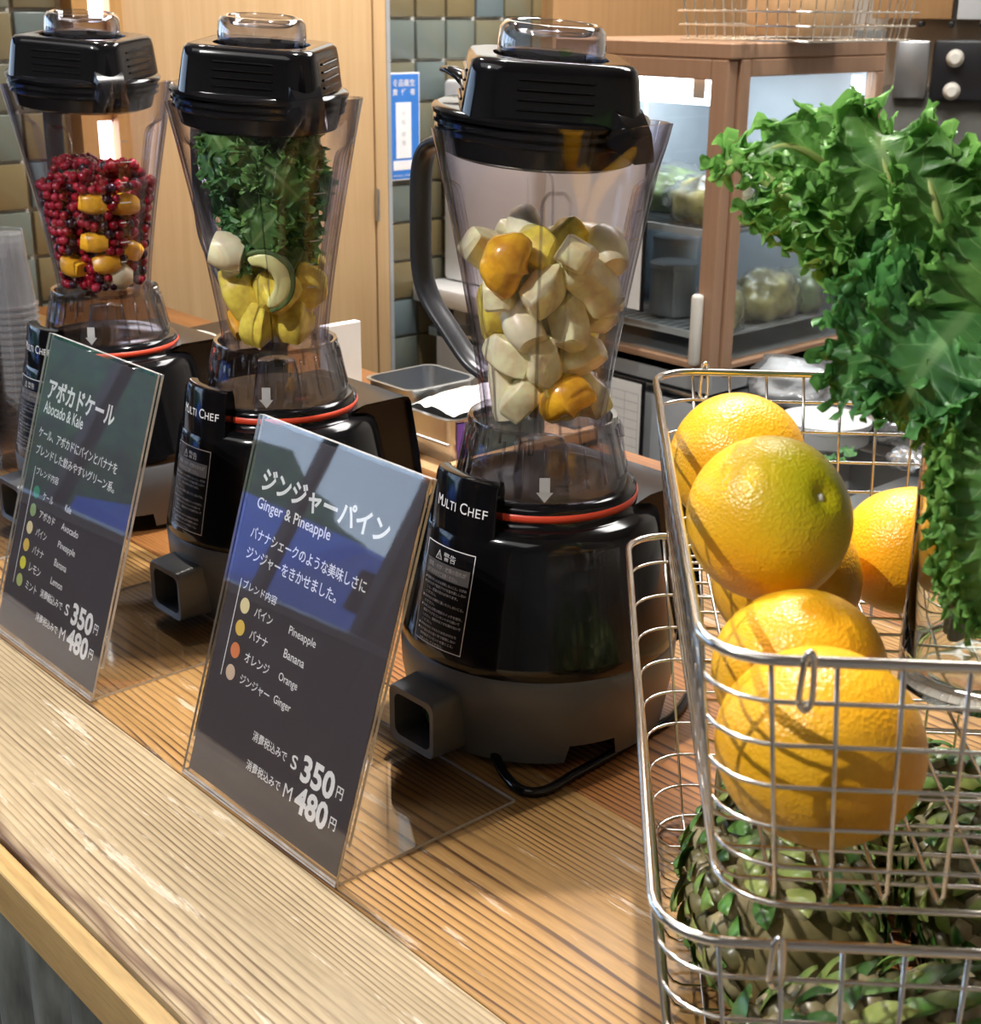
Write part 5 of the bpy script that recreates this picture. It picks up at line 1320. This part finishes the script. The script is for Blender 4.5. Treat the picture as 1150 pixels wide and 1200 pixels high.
def bag(c, s, mat, lab, seed, name='produce_bag'):
    bm = icos(1.0, 4); off = Vector((seed * 3.3, 1, 2))
    for v in bm.verts:
        n_ = v.co.copy(); k = 1 + 0.22 * noise.noise(n_ * 2.2 + off) + 0.09 * noise.noise(n_ * 6 + off)
        v.co = Vector((n_.x * s[0] * k, n_.y * s[1] * k, max(-0.62, n_.z) * s[2] * k + 0.62 * s[2]))
    o = from_bm(name, bm, mat, None, True, loc=c, auto=180); tag(o, lab, 'bag')
    bm = icos(1.0, 4)
    for v in bm.verts:
        n_ = v.co.copy(); k = 1.10 + 0.24 * noise.noise(n_ * 2.0 + off) + 0.14 * noise.noise(n_ * 9 + off)
        v.co = Vector((n_.x * s[0] * k, n_.y * s[1] * k, max(-0.64, n_.z) * s[2] * k + 0.62 * s[2]))
    from_bm('film', bm, 'bag_plastic', o, True, auto=180); return o
bag((FX - 0.16, FY + 0.17, 0.156), (0.10, 0.08, 0.055), 'yellow_bag', 'bag of yellowish produce on the upper fridge shelf', 1)
bag((FX - 0.34, FY + 0.24, 0.156), (0.10, 0.08, 0.055), 'green_bag', 'bag of green produce further left on the upper fridge shelf', 2)
bag((FX - 0.11, FY + 0.30, -0.054), (0.055, 0.09, 0.060), 'yellow_bag', 'bag of yellow peppers on the lower fridge shelf', 3)
bag((FX - 0.11, FY + 0.42, -0.054), (0.055, 0.05, 0.055), 'green_bag', 'bag of greens at the back of the lower fridge shelf', 4)
bag((FX - 0.10, FY + 0.14, -0.054), (0.045, 0.06, 0.055), 'yellow_bag', 'small bag of pale fruit at the corner of the lower fridge shelf', 5)
def pot(c, r_, h, mat, lab, name='storage_pot'):
    prof = [(0, 0), (r_ * 0.95, 0), (r_, 0.004), (r_, h), (r_ * 1.04, h + 0.001), (r_ * 1.04, h + 0.012), (r_ * 0.9, h + 0.015), (0, h + 0.015)]
    o = mk(name, *lathe(prof, 40), mat, None, True, loc=c, auto=40); tag(o, lab, 'container'); return o
pot((FX - 0.26, FY + 0.17, -0.056), 0.050, 0.10, 'steel_satin', 'round grey pot on the lower fridge shelf')
pot((FX - 0.37, FY + 0.30, -0.056), 0.050, 0.13, 'white_plastic', 'white round tub left of the grey pot in the fridge')
# steel cabinet below the fridge and worktop to its right
stc = tag(empty('steel_worktop', (-1.2, 2.3, -0.163)), 'stainless steel worktop with cabinet below the display fridge', 'worktop')
box('cabinet', (-0.80, 0.10, -0.395), (1.20, 0.50, 0.78), 'steel_satin', stc, 0.003)
box('top_sheet', (0.02, 0.10, -0.012), (2.90, 0.50, 0.022), 'steel', stc, 0.003)
box('near_cabinet', (0.75, -0.33, -0.40), (1.5, 0.70, 0.78), 'steel_satin', stc, 0.003)
box('near_top_sheet', (0.75, -0.45, -0.011), (1.52, 0.80, 0.022), 'steel', stc, 0.003)
WZ = -0.160
def wp(px, py, z=WZ): return gp(px, py, z)
def dish(c, r_, lab):
    prof = [(0, 0.0), (r_ * 0.6, 0.0), (r_ * 0.95, 0.012), (r_, 0.018), (r_ * 0.97, 0.019), (r_ * 0.6, 0.006), (0, 0.005)]
    o = mk('white_dish', *lathe(prof, 40), 'white_plastic', None, True, loc=c, auto=50); tag(o, lab, 'dish'); return o
c = wp(966, 516); pot(c, 0.078, 0.030, 'white_plastic', 'flat round white tub with lid on the steel worktop', 'lidded_tub')
ld = mk('lid_label', *lathe([(0.0, 0.0), (0.018, 0.0), (0.018, -0.001)], 24), 'sticker_white', None, True, loc=c + Vector((0, 0, 0.0465))); 
ld.name = 'round_label'; tag(ld, 'small round white label on the lid of the white tub', 'label')
bag(wp(930, 470), (0.09, 0.07, 0.05), 'white_plastic', 'clear bag of white produce at the back of the steel worktop', 9)
dish(wp(905, 540), 0.06, 'white dish half hidden behind the greenish orange')
bag(wp(1045, 515), (0.06, 0.05, 0.045), 'foil', 'crumpled silver foil packet on the steel worktop', 11, 'foil_packet')
bag(wp(1065, 548), (0.035, 0.03, 0.02), 'foil', 'small crumpled piece of foil nearer the front of the worktop', 12, 'foil_scrap')
rp = blob('wrapped_roll', 'white_plastic', [0.004, 0.020, 0.026, 0.022, 0.006], 0.11, 0, 0.8, 3, 16, 0.15, 0.8); rp.location = wp(1015, 482) + Vector((0, 0, 0.022)); rp.rotation_euler = (0, 0, R(60))
tag(rp, 'white wrapped roll with a red tip at the back of the worktop', 'packet')
o = blob('red_tip', 'red_pack', [0.010, 0.0235, 0.0275, 0.0240], 0.035, 0, 0.8, 3, 16, 0.1, 0.8); o.parent = rp; o.location = (-0.02, 0, 0.001)
for i, (px, py) in enumerate([(925, 545), (945, 542), (990, 538), (975, 548)]):
    c = wp(px, py) + Vector((0, 0, 0.012)); t_ = Vector((math.cos(i * 1.3), math.sin(i * 1.3), 0)) * 0.025
    o = kale_leaf('green_leaf', [c - t_, c + Vector((0, 0, 0.006)), c + t_], 0.016, (0, 0, 1), 90 + i, 'kale_deep', 16, 10, 0.004, 0.1, 3)
    tag(o, 'loose green leaf on the steel worktop in front of the white tub', 'leaf', 'loose leaves on the worktop')
# clipboard and whiteboard hanging at the fridge
def board(name, px0, py0, px1, py1, y, lab, grid, edge):
    def xz(px, py):
        d = RW @ Vector((px - 575.0, -(py - 600.0), -FPX)); k = y / d.y; return (d * k).x, CH + (d * k).z
    a = xz(px0, py0); b_ = xz(px1, py1); w_ = b_[0] - a[0]; h = a[1] - b_[1]
    root = tag(empty(name, ((a[0] + b_[0]) / 2, y, (a[1] + b_[1]) / 2)), lab, 'board')
    box('backing', (0, 0.004, 0), (w_, 0.006, h), edge, root, 0.001, 1)
    box('sheet', (-0.002, 0.0, -0.002), (w_ - 0.010, 0.001, h - 0.010), 'white_paper', root)
    if grid:
        T = []
        for k in range(9):
            z = h / 2 - 0.03 - k * (h - 0.05) / 8; T.append(([(-w_ / 2 + 0.012, -0.0008, z), (w_ / 2 - 0.014, -0.0008, z), (w_ / 2 - 0.014, -0.0008, z + 0.0012), (-w_ / 2 + 0.012, -0.0008, z + 0.0012)], [(0, 1, 2, 3)]))
        for k in range(6):
            x = -w_ / 2 + 0.012 + k * (w_ - 0.026) / 5; T.append(([(x, -0.0008, -h / 2 + 0.02), (x + 0.0012, -0.0008, -h / 2 + 0.02), (x + 0.0012, -0.0008, h / 2 - 0.03), (x, -0.0008, h / 2 - 0.03)], [(0, 1, 2, 3)]))
        mk('ruled_grid', *join(T), 'faint_print', root)
        box('clip', (0, -0.004, h / 2 - 0.008), (0.035, 0.008, 0.014), 'soft_black', root, 0.002)
    return root
board('clipboard', 668, 425, 750, 558, FY - 0.05, 'clipboard with ruled white sheet hanging under the fridge', True, 'soft_black')
board('notice_board', 640, 165, 752, 366, FY - 0.03, 'white notice board with black edge hanging on the fridge door', False, 'soft_black')
# wire basket on top of the fridge
wb2 = tag(empty('storage_basket', (FX - 0.02, FY + 0.22, FZ1)), 'rusty pale wire basket standing on top of the display fridge', 'basket')
def tb_ring(z, k=1.0): return [(x * k * 0.9, y * k * 0.9, z) for x, y in rrect(0.17, 0.20, 0.03, 4)]
for z in (0.004, 0.030, 0.055, 0.085, 0.12): mk('wire_hoop', *tube(tb_ring(z, 1.0 + z * 0.9), 0.0020 if z < 0.1 else 0.0035, 6, True), 'chrome', wb2, True)
for i in range(12):
    t_ = -0.13 + 0.0236 * i
    mk('wire', *tube([(t_ * 1.1, -0.185, 0.12), (t_, -0.172, 0.004), (t_, 0.172, 0.004), (t_ * 1.1, 0.185, 0.12)], 0.0017, 5), 'chrome', wb2)
    mk('wire', *tube([(-0.16, t_ * 1.25, 0.12), (-0.147, t_ * 1.15, 0.004), (0.147, t_ * 1.15, 0.004), (0.16, t_ * 1.25, 0.12)], 0.0017, 5), 'chrome', wb2)
bx = box('cardboard_box', (0, 0, 0), (0.14, 0.16, 0.10), 'tray_wood', None, 0.002); bx.location = (FX - 0.03, FY + 0.24, FZ1 + 0.060); tag(bx, 'small brown box inside the wire basket on the fridge', 'box')

# ------------------------------------------------------------------ white wall unit, left of the fridge
wu = tag(empty('wall_dispenser', (XW + 0.02, 2.235, -0.082)), 'white wall-mounted unit with projecting tray beside the tiled wall', 'dispenser')
box('tray', (0.24, 0.03, -0.010), (0.50, 0.21, 0.045), 'unit_white', wu, 0.008)
box('bracket', (0.10, 0.0, -0.055), (0.05, 0.03, 0.06), 'cream_plastic', wu, 0.006)
box('housing', (0.24, 0.11, 0.252), (0.46, 0.20, 0.475), 'unit_white', wu, 0.01)

# ------------------------------------------------------------------ hob unit and cabinets at the far right
hb = tag(empty('range_unit', (-1.30, 3.30, 0.30)), 'dark cooking range with white knobs behind the kale', 'range')
q1 = at(1130, 85, 3.6)
hb.location = (q1.x, q1.y, q1.z)
fx = (Vector((0, 0, CH)) - q1); fx.z = 0; hb.rotation_euler = (0, 0, math.atan2(fx.y, fx.x) + PI / 2)
box('body', (0.10, 0.16, -0.45), (0.62, 0.30, 0.80), 'vent_dark', hb, 0.004)
box('steel_panel', (-0.13, -0.005, 0.005), (0.085, 0.03, 0.145), 'steel', hb, 0.008)
box('control_panel', (0.06, -0.01, 0.005), (0.28, 0.03, 0.15), 'hob_black', hb, 0.01)
box('side_box', (-0.24, 0.0, 0.02), (0.08, 0.05, 0.16), 'vent_dark', hb, 0.003)
box('small_switch', (-0.235, -0.03, 0.03), (0.022, 0.01, 0.04), 'cream_plastic', hb, 0.002)
for x, z in ((-0.025, 0.035), (-0.025, -0.045), (0.065, 0.035)):
    kb = mk('control_knob', *lathe([(0.0, 0.03), (0.012, 0.03), (0.018, 0.022), (0.022, 0.006), (0.022, 0.0)], 24), 'cream_plastic', hb, True, auto=40)
    kb.location = (x, -0.025, z); kb.rotation_euler = (R(90), 0, 0)
for k in range(6):
    box('grate_bar', (-0.12 + 0.075 * k, 0.14, 0.115), (0.012, 0.26, 0.014), 'hob_black', hb, 0.003).rotation_euler = (0, 0, 0)
uc = tag(empty('wall_cabinet', at(1130, -20, 3.7)), 'row of brown and white wall cabinets above the range', 'cabinet')
uc.rotation_euler = hb.rotation_euler
box('brown_door', (-0.12, 0, 0.06), (0.20, 0.20, 0.30), 'cabinet_wood', uc, 0.003)
box('white_door', (0.035, 0, 0.06), (0.085, 0.20, 0.30), 'white_plastic', uc, 0.003)
box('dark_door', (0.20, 0, 0.06), (0.22, 0.20, 0.30), 'vent_dark', uc, 0.003)
print('objects', len(bpy.data.objects))
